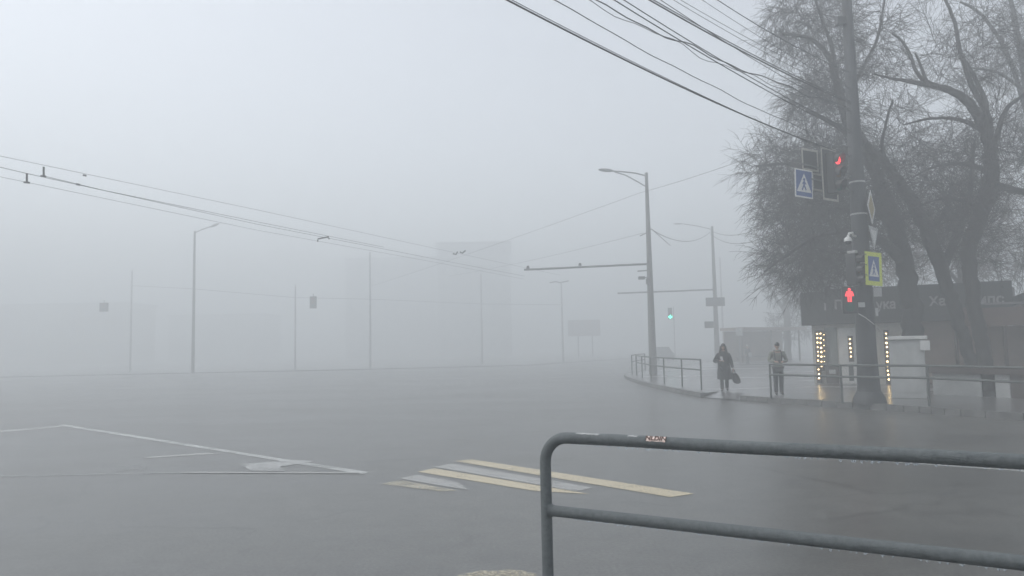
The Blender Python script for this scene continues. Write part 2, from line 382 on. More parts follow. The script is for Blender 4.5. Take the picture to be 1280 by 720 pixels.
marking('lane_line', [[(178, 573.4), (184, 571.2), (262, 566), (276, 567.6)]], M['paint_faint'], 'short faint white line above the arrow tail')
marking('turn_arrow', [[(300, 580.6), (372, 575.4), (398, 576.8), (350, 583.6), (356, 589.4), (314, 589.4)]], M['paint_fresh'], 'white painted arrow head inside the slanting line', z=.006)
marking('turn_arrow', [[(138, 585.4), (176, 580.8), (184, 583), (182, 589), (140, 589.2)]], M['paint_ghost'], 'washed out arrow tail on the asphalt', z=.006)
marking('lane_line', [[(858, 559.4), (858, 557.8), (1320, 590.2), (1320, 593)]], M['paint_white'], 'thin white line on the road just under the top rail')

# ---------------------------------------------------------------- near railing
A0 = P(681, 546, 3.24); B0 = P(1280, 575, 2.35)
zr = A0.z; d0 = Vector((B0.x - A0.x, B0.y - A0.y, 0)).normalized()
LEN = 3.3
def along(s, z): return Vector((A0.x, A0.y, 0)) + d0 * s + Vector((0, 0, z))
nr = thing('railing', 'grey green tubular railing with rounded corner beaded with water in the foreground', 'railing', along(0, PZ))
RT = .0238
pts = [along(0, PZ), along(0, .6), along(0, zr - .11)]
for k in range(1, 8):
    a = k / 8 * math.pi / 2; pts.append(along(.105 * (1 - math.cos(a)), zr - .105 + .105 * math.sin(a)))
pts += [along(.105, zr)] + [along(.105 + (LEN - .21) * k / 12, zr + .0015 * math.sin(k * 1.7)) for k in range(1, 13)]
for k in range(1, 8):
    a = k / 8 * math.pi / 2; pts.append(along(LEN - .105 + .105 * math.sin(a), zr - .105 + .105 * math.cos(a)))
pts += [along(LEN, zr - .11), along(LEN, PZ)]
MB().tube(pts, RT, 20).build('tube_frame', M['rail'], nr, True)
zm = zr - .305
MB().tube([along(RT - .004, zm), along(LEN / 2, zm - .002), along(LEN - RT + .004, zm)], RT * .97, 20).build('mid_rail', M['rail'], nr, True)
MB().tube([along(LEN * .62, PZ), along(LEN * .62, zm - RT * .8)], RT * .95, 16).build('post', M['rail'], nr, True)
for s_, g_ in ((RT * .98, .012), (LEN - RT * .98, -.012)):
    MB().tube([along(s_ - g_ * .3, zm), along(s_ + g_ * .2, zm), along(s_ + g_, zm)], [RT * 1.3, RT * 1.16, RT * .99], 16).build('weld', M['rail'], nr, True)
nrm = Vector((d0.y, -d0.x, 0))
if nrm.y > 0: nrm = -nrm
dm = MB(); rnd = random.Random(3)
for zz in (zr, zm):
    s_ = .12
    while s_ < LEN - .1:
        s_ += rnd.choice((.006, .012, .02, .035)) * rnd.uniform(.7, 1.4)
        q = rnd.uniform(.0022, .0052); c = along(s_, zz - RT - q * .5)
        dm.ell(c, (q, q, q * rnd.uniform(1.0, 1.7)), 7, 5)
for zz in (zr, zm):
    for _ in range(1500):
        s_ = rnd.uniform(.13, 2.4); a = rnd.choice((rnd.uniform(-1.5, .2), rnd.uniform(-1.57, 1.4))); q = rnd.uniform(.0008, .0021)
        dm.ell(along(s_, zz) + (nrm * math.cos(a) + Vector((0, 0, 1)) * math.sin(a)) * (RT + q * .3), (q, q, q), 6, 4)
dm.build('water_drops', M['water'], nr, True, kind='stuff')
def patch(name, s0, s1, a0, a1, m, seed, parent=nr, ragged=.0):
    mb = MB(); k = 14; rr = random.Random(seed); rings = []
    for i in range(k + 1):
        s_ = s0 + (s1 - s0) * i / k; row = []
        e0 = rr.uniform(-ragged, ragged); e1 = rr.uniform(-ragged, ragged)
        for j in range(5):
            a = (a0 + e0) + (a1 + e1 - a0 - e0) * j / 4
            row.append(along(s_, zr + .0006) + (nrm * math.cos(a) + Vector((0, 0, 1)) * math.sin(a)) * (RT + .0009))
        rings.append(row)
    vs = [p for r_ in rings for p in r_]; fs = [(i * 5 + j, i * 5 + j + 1, (i + 1) * 5 + j + 1, (i + 1) * 5 + j) for i in range(k) for j in range(4)]
    return mb.add(vs, fs).build(name, m, parent)
def s_at(px): 
    n_ = Vector((d0.y, -d0.x, 0)); h_ = hit(px, 547, A0, n_); return (Vector((h_.x, h_.y, 0)) - Vector((A0.x, A0.y, 0))).dot(d0)
patch('tape_residue', s_at(722), s_at(750), .9, 1.5, M['tape'], 1, ragged=.12)
patch('tape_residue', s_at(786), s_at(798), .9, 1.4, M['tape'], 2, ragged=.15)
stk = patch('sticker', s_at(810), s_at(834), .25, 1.25, M['sticker'], 5, ragged=.05)
aa = .78; cS = along((s_at(810) + s_at(834)) / 2, zr) + (nrm * math.cos(aa) + Vector((0, 0, 1)) * math.sin(aa)) * (RT + .0022)
text('lettering', 'NLDIN', frame(cS, d0, Vector((0, 0, 1)) * math.cos(aa) - nrm * math.sin(aa)), .027, M['sticker_ink'], stk, .0006, 1.05)

# ---------------------------------------------------------------- far fences
def fence(label, posts, top_dz, mid_dz, r=.03):
    base = posts[0]
    t = thing('street_fence', label, 'fence', (base.x, base.y, PZ), 0, 'pedestrian fences along the kerb')
    for p in posts: MB().tube([(p.x, p.y, PZ - .02), (p.x, p.y, PZ + top_dz)], r * 1.05, 10).build('post', M['rail_far'], t, True)
    for nm, dz in (('top_rail', top_dz), ('mid_rail', mid_dz)):
        MB().tube([(p.x, p.y, PZ + dz) for p in posts], r, 10).build(nm, M['rail_far'], t, True)
    return t
fence('low grey tube fence with square ends curving round the far corner by the lamp post', [G(x, y, PZ) for x, y in ((877, 487.5), (853, 483.5), (830.5, 479.5), (814, 475.5), (803, 472), (796, 469.5))], 1.0, .66, .027)
fence('short grey fence run at the very corner behind the curved fence', [G(796.6, 469.2, PZ) + Vector((-.1, 1.0, 0)), G(793, 466.5, PZ) + Vector((.3, 1.2, 0)), G(806.5, 463.2, PZ)], 1.0, .66, .027)
rp_ = [G(964, 497.5, PZ), G(1053, 503.5, PZ), G(1162, 508, PZ), G(1290, 520, PZ), Vector((13.6, 10.2, PZ))]
fence('long grey tube fence in front of the kiosk with the standing man behind its end', rp_, .92, .64, .028)

# ---------------------------------------------------------------- kiosk with the black fascia
KA = P(1004, 420, 27.5); KA = Vector((KA.x, KA.y, 0)); KB = P(1268, 420, 24.5); KB = Vector((KB.x, KB.y, 0))
ke = (KB - KA).normalized(); kn = Vector((ke.y, -ke.x, 0))      # towards the road
if kn.y > 0: kn = -kn
def kw(px, py, off=0.0):
    h_ = hit(px, py, KA + kn * off, kn); return (h_ - KA).dot(ke), h_.z
KF = frame(KA, ke)                                               # x along the wall, y up, z = towards the road?
if (KF.to_3x3() @ Vector((0, 0, 1))).dot(kn) < 0: KS = -1
else: KS = 1
def kbox(mb, s0, s1, z0, z1, o0, o1):                            # box on the kiosk: along s, height z, offset o towards the road
    c = Vector(((s0 + s1) / 2, (z0 + z1) / 2, KS * (o0 + o1) / 2)); return mb.box(c, (abs(s1 - s0), abs(z1 - z0), abs(o1 - o0)), F=KF)
KL = (KB - KA).length
kiosk = thing('kiosk', 'low pavilion shop with black lettered fascia and warm bulb strips beside its white door', 'kiosk', (KA.x, KA.y, PZ))
s_l = kw(1016, 440)[0]
kbox(MB(), s_l, KL, PZ, 3.0, -4.2, -.02).build('wall', M['wall_beige'], kiosk)
kbox(MB(), kw(1135, 440)[0], kw(1262, 440)[0], PZ + .02, 2.3, -.02, .02).build('panel_wall', M['wall_pink'], kiosk)
kbox(MB(), -.1, KL + .1, 3.0, 3.3, -4.4, -.03).build('roof', M['roof_grey'], kiosk)
fas = MB(); sm = kw(1031, 380, .3)[0]
zb = kw(1004, 407, .3)[1]; zt1 = kw(1004, 366, .3)[1]; zt2 = kw(1031, 362, .3)[1]
kbox(fas, 0, sm, zb, zt1, 0, .3); kbox(fas, sm + .004, KL, zb + .02, zt2, .002, .32)
fa = fas.build('fascia', M['signband'], kiosk)
def kframe(px, py, off):
    s_, z_ = kw(px, py, off); c = KA + ke * s_ + Vector((0, 0, z_)) + kn * off
    return frame(c, ke)
text('lettering', 'П', kframe(1048.5, 381.5, .33), .44, M['letters'], fa)
text('lettering', 'ука', kframe(1107.5, 381, .33), .44, M['letters'], fa, xs=.85)
text('lettering', 'Ха', kframe(1172, 377, .33), .42, M['letters'], fa, xs=.95)
text('lettering', 'ипс', kframe(1239, 374.5, .33), .44, M['letters'], fa, xs=.95)
kbox(MB(), *(kw(1030, 380, .33)[0], kw(1032.2, 380, .33)[0]), kw(1031, 388, .33)[1], kw(1031, 379, .33)[1], .325, .335).build('logo_bar', M['letters'], fa)
# shop window, door, strips of bulbs and their modelled reflection
s0, s1 = kw(1031, 430)[0], kw(1046.5, 430)[0]
kbox(MB(), s0, s1, kw(1038, 455)[1], 2.15, -.02, .01).build('window', M['glass_lit'], kiosk)
kbox(MB(), s0, s1, PZ + .02, kw(1038, 456)[1], -.02, .10).build('lower_panel', M['brown'], kiosk)
kbox(MB(), s0 + .1, s0 + .32, kw(1038, 464)[1] - .09, kw(1038, 464)[1] + .06, .10, .108).build('notice', M['white_dirty'], kiosk)
s0, s1 = kw(1048.5, 430)[0], kw(1075.5, 430)[0]
dr = kbox(MB(), s0, s1, PZ + .02, 2.12, -.02, .05).build('door', M['white'], kiosk)
kbox(MB(), kw(1060, 430)[0], kw(1066.5, 430)[0], kw(1063, 452)[1], kw(1063, 420)[1], .05, .056).build('pane', M['glass'], dr)
kbox(MB(), kw(1061, 460)[0], kw(1067, 460)[0], kw(1064, 476)[1], kw(1064, 457)[1], .05, .056).build('pane', M['glass'], dr)
kbox(MB(), kw(1071.5, 460)[0], kw(1072.5, 460)[0], 1.02, 1.25, .05, .10).build('handle', M['pole_steel'], dr)
def strip(pxa, ya, pxb, yb, n, r0b, back=True, w=2.6):
    (sa, za), (sb, zb_) = kw(pxa, ya, .14), kw(pxb, yb, .14)
    bk = kbox(MB(), min(sa, sb) - .05 - .01 * w, max(sa, sb) + .05 + .01 * w, zb_ - .16, za + .12, .012, .09).build('light_strip', M['brown'] if back else M['wall_beige'], kiosk)
    rb = random.Random(int(pxa * 10))
    for i in range(n):
        t = i / (n - 1); s_ = sa + (sb - sa) * t + rb.uniform(-.008, .008); z_ = za + (zb_ - za) * t + rb.uniform(-.012, .012)
        r = r0b * rb.uniform(.72, 1.15)
        MB().ell(KA + ke * s_ + Vector((0, 0, z_)) + kn * .11, (r, r, r), 10, 8).build('bulb', M['led'], bk, True)
strip(1021.2, 417.2, 1023.8, 473, 11, .029)
strip(1025.2, 417, 1027.2, 458, 8, .029)
strip(1029.6, 418.2, 1030.6, 452, 6, .015)  # reflection of the bulbs in the window glass, modelled as small glowing bulbs
strip(1062.4, 424, 1063.6, 445.4, 5, .028)
strip(1107.6, 417, 1110.6, 474.6, 11, .030)
# neighbouring kiosk behind on the far right
nk = thing('kiosk', 'dark flat roofed stall just peeping out at the right edge beyond the awning', 'kiosk', (KB.x + .6, KB.y - .2, PZ))
nb = MB(); kbox(nb, KL + .35, KL + 5, PZ, 2.8, -3.5, 0); nb.build('wall', M['wall_pink'], nk)
nb = MB(); kbox(nb, KL + .3, KL + 5.1, 2.8, 3.1, -3.6, .25); nb.build('fascia', M['signband'], nk)

# awning / porch in front of the right part of the kiosk
PA = P(1194, 400, 22.3); PA.z = 0; PB = P(1300, 400, 21.2); PB.z = 0
pe = (PB - PA).normalized(); pn = Vector((pe.y, -pe.x, 0)); pn = pn if pn.y < 0 else -pn
PF = frame(PA, pe); PS = 1 if (PF.to_3x3() @ Vector((0, 0, 1))).dot(pn) > 0 else -1
PL = (PB - PA).length + .6
aw = thing('awning', 'brown awning on thin posts over the right half of the shop front', 'awning', (PA.x, PA.y, PZ))
def pz(px, py): return hit(px, py, PA, pn).z
zA, zT = pz(1215, 408), pz(1220, 386)
prof = [(0, zA), (PL, zA), (PL, zT + .02), (.62, zT + .02), (.4, zT + .10), (.24, zT + .06), (.06, zT - .12), (0, zT - .3)]
MB().prism(prof, PF, 0, PS * .05).build('valance', M['awning'], aw)
rf = MB(); rf.prism([(0.02, 0), (PL, 0), (PL, .05), (0.02, .05)], PF @ Matrix.Translation((0, zT - .06, -PS * .001)) @ Matrix.Rotation(R(-4 * PS), 4, 'X'), 0, -PS * 2.3); rf.build('roof', M['roof_grey'], aw)
MB().prism([(.75, zT + .1), (PL, zT + .1), (PL, zT + .16), (.75, zT + .16)], PF, -PS * .03, PS * .03).build('roof_edge', M['roof_grey'], aw)
def s_on(px): return (hit(px, 440, PA, pn) - PA).dot(pe)
for px in (1196, 1257.5, 1310):
    c = PA + pe * s_on(px); MB().box((c.x, c.y, (PZ + zA) / 2 - .01), (.075, .075, zA - PZ - .02)).build('post', M['brown'], aw)
MB().prism([(s_on(1205), PZ), (PL, PZ), (PL, zA), (s_on(1205), zA)], PF @ Matrix.Translation((0, 0, -PS * 1.6)), 0, PS * .05).build('back_panel', M['wall_pink'], aw)
# bar counter with white front panels
CA = G(1164, 493, PZ); CB = G(1275, 498, PZ); CA.z = CB.z = 0
ce = (CB - CA).normalized(); cn = Vector((ce.y, -ce.x, 0)); cn = cn if cn.y < 0 else -cn
CF = frame(CA, ce); CS = 1 if (CF.to_3x3() @ Vector((0, 0, 1))).dot(cn) > 0 else -1
ct = thing('counter', 'long dark topped counter with white front panels beside the tree trunk', 'counter', (CA.x, CA.y, PZ))
def s_c(px, py): h_ = hit(px, py, CA, cn); return (h_ - CA).dot(ce), h_.z
CLn = s_c(1300, 480)[0]; z0c, z1c = s_c(1200, 467)[1], s_c(1200, 459)[1]
mb = MB().prism([(0, z0c), (CLn, z0c), (CLn, z1c), (0, z1c)], CF, -CS * .5, CS * .12); mb.build('counter_top', M['brown'], ct)
for a_, b_, mm in ((1166, 1226, 'white_dirty'), (1244, 1262, 'white_dirty'), (1263, 1298, 'brown')):
    MB().prism([(s_c(a_, 480)[0], PZ), (s_c(b_, 480)[0], PZ), (s_c(b_, 480)[0], z0c), (s_c(a_, 480)[0], z0c)], CF, -CS * .05, 0).build('front_panel', M[mm], ct)
# white cabinet
wc0 = P(1115, 500, 19.9); wc1 = P(1159, 500, 19.5); 
WF_e = Vector((wc1.x - wc0.x, wc1.y - wc0.y, 0)).normalized(); WF = frame(Vector((wc0.x, wc0.y, 0)), WF_e); wl = math.hypot(wc1.x - wc0.x, wc1.y - wc0.y)
WS = 1 if (WF.to_3x3() @ Vector((0, 0, 1))).y < 0 else -1
ztop = P(1137, 421.5, 19.7).z
wc = thing('cabinet', 'tall off white metal cabinet with a pale lid standing behind the street pole', 'cabinet', (wc0.x, wc0.y, PZ))
MB().bbox((wl / 2, (PZ + ztop - .06) / 2, -WS * .35), (wl, ztop - .06 - PZ, .7), .015, F=WF).build('body', M['white_dirty'], wc)
MB().bbox((wl / 2 + .03, ztop - .012, -WS * .33), (wl + .1, .09, .82), .012, F=WF).build('lid', M['white'], wc)
MB().prism([(.05, .3), (wl - .09, .3), (wl - .09, ztop - .14), (.05, ztop - .14)], WF, 0, WS * .012).build('door', M['white_dirty'], wc)
MB().bbox((wl + .03, ztop - .22, WS * .06), (.22, .25, .16), .012, F=WF).build('meter_box', M['white'], wc)

# ---------------------------------------------------------------- the big right pole and what hangs on it
PY = 18.7
pb = G(1087, 503.5, PZ); PX_, PY_ = pb.x, pb.y
def PP(px, py, dy=0.0): return P(px, py, PY_ + dy)
pole = thing('utility_pole', 'thick concrete pole carrying signals signs and cables before the bare trees', 'utility pole', (PX_, PY_, PZ))
MB().tube([(PX_, PY_, z) for z in (PZ - .05, .45, 1.2, 3, 6, 9, 11.6)], [.30, .27, .235, .215, .175, .135, .11], 20).build('shaft', M['pole_dark'], pole, True)
MB().tube([(PX_, PY_, z) for z in (PZ - .02, PZ + .12, PZ + .28)], [.40, .37, .28], 20).build('footing', M['pole_dark'], pole, True)
for yy in (228, 268, 395, 404, 330):
    z = PP(1075, yy).z; rr = .235 - .0105 * z + .006
    MB().tube([(PX_, PY_, z - .02), (PX_, PY_, z + .02)], rr + .004, 20).build('clamp_band', M['sign_back'], pole, True)
q = PP(1056, 27); MB().tube([(PX_, PY_, q.z), (PX_ - .3, PY_, q.z)], .03, 8).build('bracket', M['black'], pole)
MB().bbox((PX_ - .2, PY_ - .02, q.z), (.22, .2, .2), .02).build('junction_box', M['black'], pole)
c = PP(1096, 390, -.28); MB().box(c, (.06, .02, .2)).build('paper_scrap', M['white_dirty'], pole)
c = PP(1097, 365, -.24); MB().box(c, (.20, .015, .22)).build('plate', M['sign_back'], pole)
c = PP(1077, 381, -.30); MB().box(c, (.16, .012, .12)).build('pasted_notice', M['white_dirty'], pole)
def cable(name, pts, r, label, group=None, m='cable', n=5):
    return tag(MB().tube(pts, r, n).build(name, M[m], None, True), label, 'cable', group)
cable('service_cable', [PP(1073, 392, -.27), PP(1082, 397, -.30), PP(1092, 405, -.2), PP(1108, 419.5, 1.0)], .014, 'pale thin cable running down from the street pole to the cabinet', m='white')

def ped_symbol(F, S, w, z, mm_w, mm_k, parent):
    MB().prism([(-.40 * w, -.34 * S), (.40 * w, -.34 * S), (0, .40 * S)], F, z, z + .003).build('triangle', M[mm_w], parent)
    mb = MB(); zz0, zz1 = z + .003, z + .006
    def X(pts): return [(x * w, y * S) for x, y in pts]
    mb.prism(X(circle2(.0, .16, .055)), F, zz0, zz1)
    for q in ((0, .10, -.01, -.06, .09), (-.01, -.05, -.12, -.27, .06), (-.01, -.05, .10, -.26, .06), (.0, .08, .10, -.02, .04), (0, .08, -.10, -.01, .04)):
        mb.prism(X(bar2(*q)), F, zz0 + .0005 * q[4] * 10, zz1 + .0005 * q[4] * 10)
    mb.build('walking_figure', M[mm_k], parent)
def flat(mb_pts, F, z0, z1, name, m, parent): return MB().prism(mb_pts, F, z0, z1).build(name, M[m], parent)
def rect(w, h, cx=0, cy=0): return [(cx - w / 2, cy - h / 2), (cx + w / 2, cy - h / 2), (cx + w / 2, cy + h / 2), (cx - w / 2, cy + h / 2)]
def facing(c, ang, tilt=0):          # plate at c whose normal is turned ang about z from facing the camera (-y)
    a = Vector((math.cos(ang), math.sin(ang), 0)); F = frame(c, a)
    if (F.to_3x3() @ Vector((0, 0, 1))).y > 0: F = frame(c, -a)
    return F @ Matrix.Rotation(tilt, 4, 'Z')

# blue crossing sign at the end of the signal bracket
c = PP(1005, 229.5, -.55); F = facing(c, R(27), R(-2.5))
sg = thing('crossing_sign', 'blue pedestrian crossing sign with white edge hanging left of the red signal', 'road sign', (c.x, c.y, c.z))
flat(rect(.60, .70), F, -.01, 0, 'plate', 'white', sg); flat(rect(.53, .63), F, 0, .003, 'blue_field', 'sign_blue', sg)
ped_symbol(F, .62, .62, .003, 'white', 'sign_blue', sg)
# lime bordered crossing sign on the pole
c = PP(1092.2, 336, -.36); F = facing(c, R(30), R(-2))
sg = thing('crossing_sign', 'crossing sign with bright yellow green border fixed to the street pole', 'road sign', (c.x, c.y, c.z))
flat(rect(.64, .82), F, -.01, 0, 'plate', 'sign_lime', sg); flat(rect(.42, .60), F, 0, .003, 'blue_field', 'sign_blue', sg)
ped_symbol(F, .56, .46, .003, 'white', 'sign_blue', sg)
# priority diamond and give way triangle, both seen nearly edge on
c = PP(1089.3, 259, -.28); F = facing(c, R(53))
sg = thing('priority_sign', 'narrow diamond sign seen almost edge on beside the pole', 'road sign', (c.x, c.y, c.z))
flat([(-.43, 0), (0, -.43), (.43, 0), (0, .43)], F, -.01, 0, 'plate', 'white', sg); flat([(-.31, 0), (0, -.31), (.31, 0), (0, .31)], F, 0, .003, 'yellow_field', 'sign_amber', sg)
c = PP(1092.6, 297, -.30); F = facing(c, R(50))
sg = thing('give_way_sign', 'pale downward pointing triangle sign seen edge on below the diamond', 'road sign', (c.x, c.y, c.z))
flat([(-.42, .26), (0, -.30), (.42, .26)], F, -.01, 0, 'plate', 'white_dirty', sg); flat([(-.27, .18), (0, -.18), (.27, .18)], F, 0, .003, 'white_field', 'white', sg)

# signal cluster on the bracket
br = thing('signal_bracket', 'steel bracket arms reaching left from the street pole to the signals', 'bracket', PP(1070, 225))
for a_, b_ in (((1068, 221, 0), (1003, 205, -.5)), ((1068, 232, 0), (1003, 222, -.5)), ((1068, 243, -.05), (1046, 226, -.2))):
    MB().tube([PP(*a_), PP(*b_)], .022, 8).build('arm', M['pole_steel'], br, True)
def lens(parent, F, x, y, r, m, z=.0, hood=True, mh='black'):
    flat(circle2(x, y, r, 20), F, z, z + .012, 'lens', m, parent)
    if hood:
        mb = MB(); k = 14; vs = []; fs = []
        for i in range(k + 1):
            a = R(-40) + R(260) * i / k
            for (rr, dz) in ((r * 1.12, z), (r * 1.12, z + .19 - .06 * (1 - math.sin(a))), (r * 1.02, z + .19 - .06 * (1 - math.sin(a))), (r * 1.02, z)):
                vs.append(F @ Vector((x + rr * math.cos(a), y + rr * math.sin(a), dz)))
        for i in range(k):
            for j in range(3): fs.append((i * 4 + j, i * 4 + j + 1, (i + 1) * 4 + j + 1, (i + 1) * 4 + j))
        mb.add(vs, fs).build('hood', M[mh], parent)
tl_c = PP(1037, 218, -.35); TF = facing(tl_c, R(35))
tl = thing('traffic_light', 'traffic light with a lit red lamp and white edged black backboard over the road', 'traffic light', (tl_c.x, tl_c.y, tl_c.z))
W_, H_ = .66, 1.32
def backboard(cx, cy, w, h, parent, F=TF, z=0.0):
    flat(rect(w, h, cx, cy), F, z - .012, z, 'backboard', 'board', parent)
    e_ = .055; mb = MB()
    for q in (rect(w, e_, cx, cy + h / 2 - e_ / 2), rect(w, e_, cx, cy - h / 2 + e_ / 2), rect(e_, h - 2 * e_ - .004, cx - w / 2 + e_ / 2, cy), rect(e_, h - 2 * e_ - .004, cx + w / 2 - e_ / 2, cy)):
        mb.prism(q, F, z, z + .003)
    mb.build('white_edging', M['edging'], parent)
backboard(0, 0, W_, H_, tl)
hb = MB().bbox((0, 0, .12), (.33, 1.02, .2), .03, F=TF).build('housing', M['black'], tl)
for yy, mm in ((.33, 'red_lamp'), (0, 'lens_amber'), (-.33, 'lens_green')): lens(hb, TF, 0, yy, .125, mm, .22)
t2c = PP(1020, 214, -.1); T2 = facing(t2c, R(30))
t2 = thing('traffic_light', 'unlit stepped black signal board with white edging between the blue sign and red light', 'traffic light', (t2c.x, t2c.y, t2c.z))
backboard(-.20, .26, .62, .56, t2, T2); backboard(.12, -.27, .52, .46, t2, T2, -.02)
h2 = MB().bbox((.05, 0, -.12), (.33, .95, .16), .03, F=T2).build('housing', M['black'], t2)
# pedestrian signal with red man
pc = PP(1062.2, 375, -.35); QF = facing(pc, R(-14))
ps = thing('pedestrian_signal', 'pedestrian signal showing a red standing man low on the street pole', 'traffic light', (pc.x, pc.y, pc.z))
MB().bbox((0, 0, -.1), (.32, .66, .18), .025, F=QF).build('housing', M['black'], ps)
man = MB(); Z0, Z1 = -.008, .004
man.prism(circle2(0, .255, .033), QF, Z0, Z1)
for q in (rect(.10, .13, 0, .15), rect(.033, .13, -.027, .02), rect(.033, .13, .027, .02), bar2(-.055, .205, -.085, .09, .03), bar2(.055, .205, .085, .09, .03)): man.prism(q, QF, Z0, Z1)
man.build('red_man', M['red_lamp'], ps)
flat(circle2(0, -.17, .11, 20), QF, -.01, -.004, 'lens', 'lens_green', ps)
# dark signal seen from the side and surveillance dome
dc = PP(1066.5, 337, -.3); DF = facing(dc, R(40))
ds = thing('traffic_light', 'dark traffic light seen from the side under the white dome camera', 'traffic light', (dc.x, dc.y, dc.z))
MB().bbox((0, 0, 0), (.24, .78, .26), .03, F=DF).build('housing', M['black'], ds); 
MB().bbox((0, .43, 0), (.14, .06, .2), .01, F=DF).build('top_bracket', M['sign_back'], ds)
for yy in (.25, 0, -.25): lens(ds, DF, 0, yy, .095, ('lens_red', 'lens_amber', 'lens_green')[int((.25 - yy) / .25)], .131)
vc = PP(1063, 299, -.3)
sv = thing('dome_camera', 'small white dome surveillance camera on a hooked arm beside the pole', 'security camera', (vc.x, vc.y, vc.z))
MB().ell(vc + Vector((-.06, 0, -.05)), (.095, .095, .12), 14, 8, z_from=0).build('housing', M['white'], sv, True)
MB().ell(vc + Vector((-.06, 0, -.05)), (.07, .07, -.08), 14, 8, z_from=0).build('dome', M['glass'], sv, True)
MB().tube([vc + Vector((-.06, 0, .07)), vc + Vector((-.02, 0, .15)), vc + Vector((.06, 0, .16)), vc + Vector((.10, .05, .1)), vc + Vector((.2, .15, .09))], .028, 8).build('arm', M['white'], sv, True)

# ---------------------------------------------------------------- cables from that pole over the crossroads
def span(yA, x0, r, sag, label, group='cables slung across the sky from the street pole', wob=0.0, seed=0, dx=0.0):
    A = PP(1066 + dx, yA); up = lambda px, py: (435 - .02 * (px - 640)) - py
    Yc = PY_ * up(1066, yA) / up(x0, 0); C = P(x0, 0, Yc); rr = random.Random(seed); pts = []
    ph = [rr.uniform(0, 6.3) for _ in range(3)]
    for i in range(61):
        s_ = 1.75 * i / 60; p = A + (C - A) * s_; z = A.z + (C.z - A.z) * s_ + sag * s_ * (s_ - 1) * 4
        if wob: z += wob * (math.sin(s_ * 21 + ph[0]) + .6 * math.sin(s_ * 47 + ph[1])) * min(1, s_ * 5)
        pts.append((p.x, p.y + (wob * .6 * math.sin(s_ * 33 + ph[2]) if wob else 0), z))
    cable('overhead_cable', pts, r, label, group)
span(196, 634, .014, .16, 'lowest and thickest cable of the bundle crossing the sky')
span(199, 640, .006, .13, 'thin wire lying just along the lowest thick cable')
span(186, 692, .0075, .15, 'second cable from below crossing the sky alone', wob=.012, seed=1)
span(136, 740, .012, .14, 'wavy cable with a loose wrapped loop', wob=.035, seed=2)
span(138, 736, .007, .19, 'wavy thin wire twisted around the loose looped cable', wob=.045, seed=5)
BL = 'straight dark cable inside the tight bundle crossing the sky'
for yA, x0, r_, sg_, sd in ((168, 768, .010, .10, 3), (164, 780, .009, .10, 4)): span(yA, x0, r_, sg_, BL)
span(130, 812, .015, .09, 'upper thick cable of the bundle')
span(128, 817, .010, .08, BL)
span(142, 826, .007, .10, BL)
TL = 'hair thin upper wire above the cable bundle'
span(120, 842, .0055, .08, TL); span(112, 851, .0055, .08, TL); span(112, 878, .005, .07, TL)
span(92, 897, .009, .10, 'topmost dark cable meeting the tree crown')

# ---------------------------------------------------------------- street lamps and poles in the fog
def vpole(t, base, top, r0_, r1_, name='pole', m='concrete'):
    z0, z1 = base.z, top
    return MB().tube([(base.x, base.y, z0 - .03)] + [(base.x, base.y, z0 + (z1 - z0) * k / 4) for k in (1, 2, 3, 4)], [r0_, r0_ + (r1_ - r0_) * .25, r0_ + (r1_ - r0_) * .5, r0_ + (r1_ - r0_) * .75, r1_], 14).build(name, M[m], t, True)
LY = 40.0
lb = P(816.5, 466, LY); lb.z = PZ; zt = P(806, 216, LY).z
lamp = thing('street_lamp', 'tall tapering street lamp at the corner with a long trolley wire arm', 'street lamp', lb)
vpole(lamp, lb, zt, .22, .085)
def LP(px, py, base): h_ = P(px, py, base.y); return h_
def rel(base, px, py, pole_px):        # a point left or right of a pole in its own plane
    return P(px, py, base.y)
hx = lambda px, py: P(px, py, LY)
top = Vector((lb.x, lb.y, zt))
MB().tube([Vector((lb.x, lb.y, hx(805, 220).z)), hx(795, 216.5), hx(782, 215), hx(765, 213.6)], .038, 8).build('lamp_arm', M['pole_steel'], lamp, True)
MB().tube([Vector((lb.x, lb.y, hx(805, 234).z)), hx(795, 226), hx(782, 219), hx(768, 214.8)], .034, 8).build('lamp_arm', M['pole_steel'], lamp, True)
h_ = hx(757.5, 212.8); MB().ell(h_, (.42, .16, .09), 14, 8, F=Matrix.Rotation(R(6), 4, 'Y')).build('lamp_head', M['pole_steel'], lamp, True)
a1, a2 = Vector((lb.x, lb.y, hx(806, 330).z)), hx(655, 337.2)
MB().tube([a1, a2], .055, 10).build('trolley_arm', M['pole_steel'], lamp, True)
for px, py in ((660, 336), (725, 332.6)):
    c = hx(px, py); MB().tube([c + Vector((0, 0, .02)), c + Vector((0, 0, .16))], [.09, .06], 8).build('insulator', M['black'], lamp, True)
c = hx(802, 347.4); MB().bbox(c, (.34, .22, .16), .02).build('camera', M['pole_steel'], lamp); MB().tube([c + Vector((.1, 0, 0)), Vector((lb.x, lb.y, c.z + .05))], .03, 6).build('bracket', M['pole_steel'], lamp)
MB().tube([hx(797, 339), Vector((lb.x, lb.y, hx(805, 338).z))], .035, 6).build('bracket', M['pole_steel'], lamp)
MB().tube([hx(800, 295), Vector((lb.x, lb.y, hx(806, 290).z))], .03, 6).build('bracket', M['pole_steel'], lamp)
MB().tube([hx(815, 286.4), Vector((lb.x, lb.y, hx(806, 287).z))], .03, 6).build('bracket', M['pole_steel'], lamp)
MB().bbox((lb.x - .12, lb.y - .1, hx(806, 352).z), (.22, .2, .3), .02).build('box', M['pole_steel'], lamp)

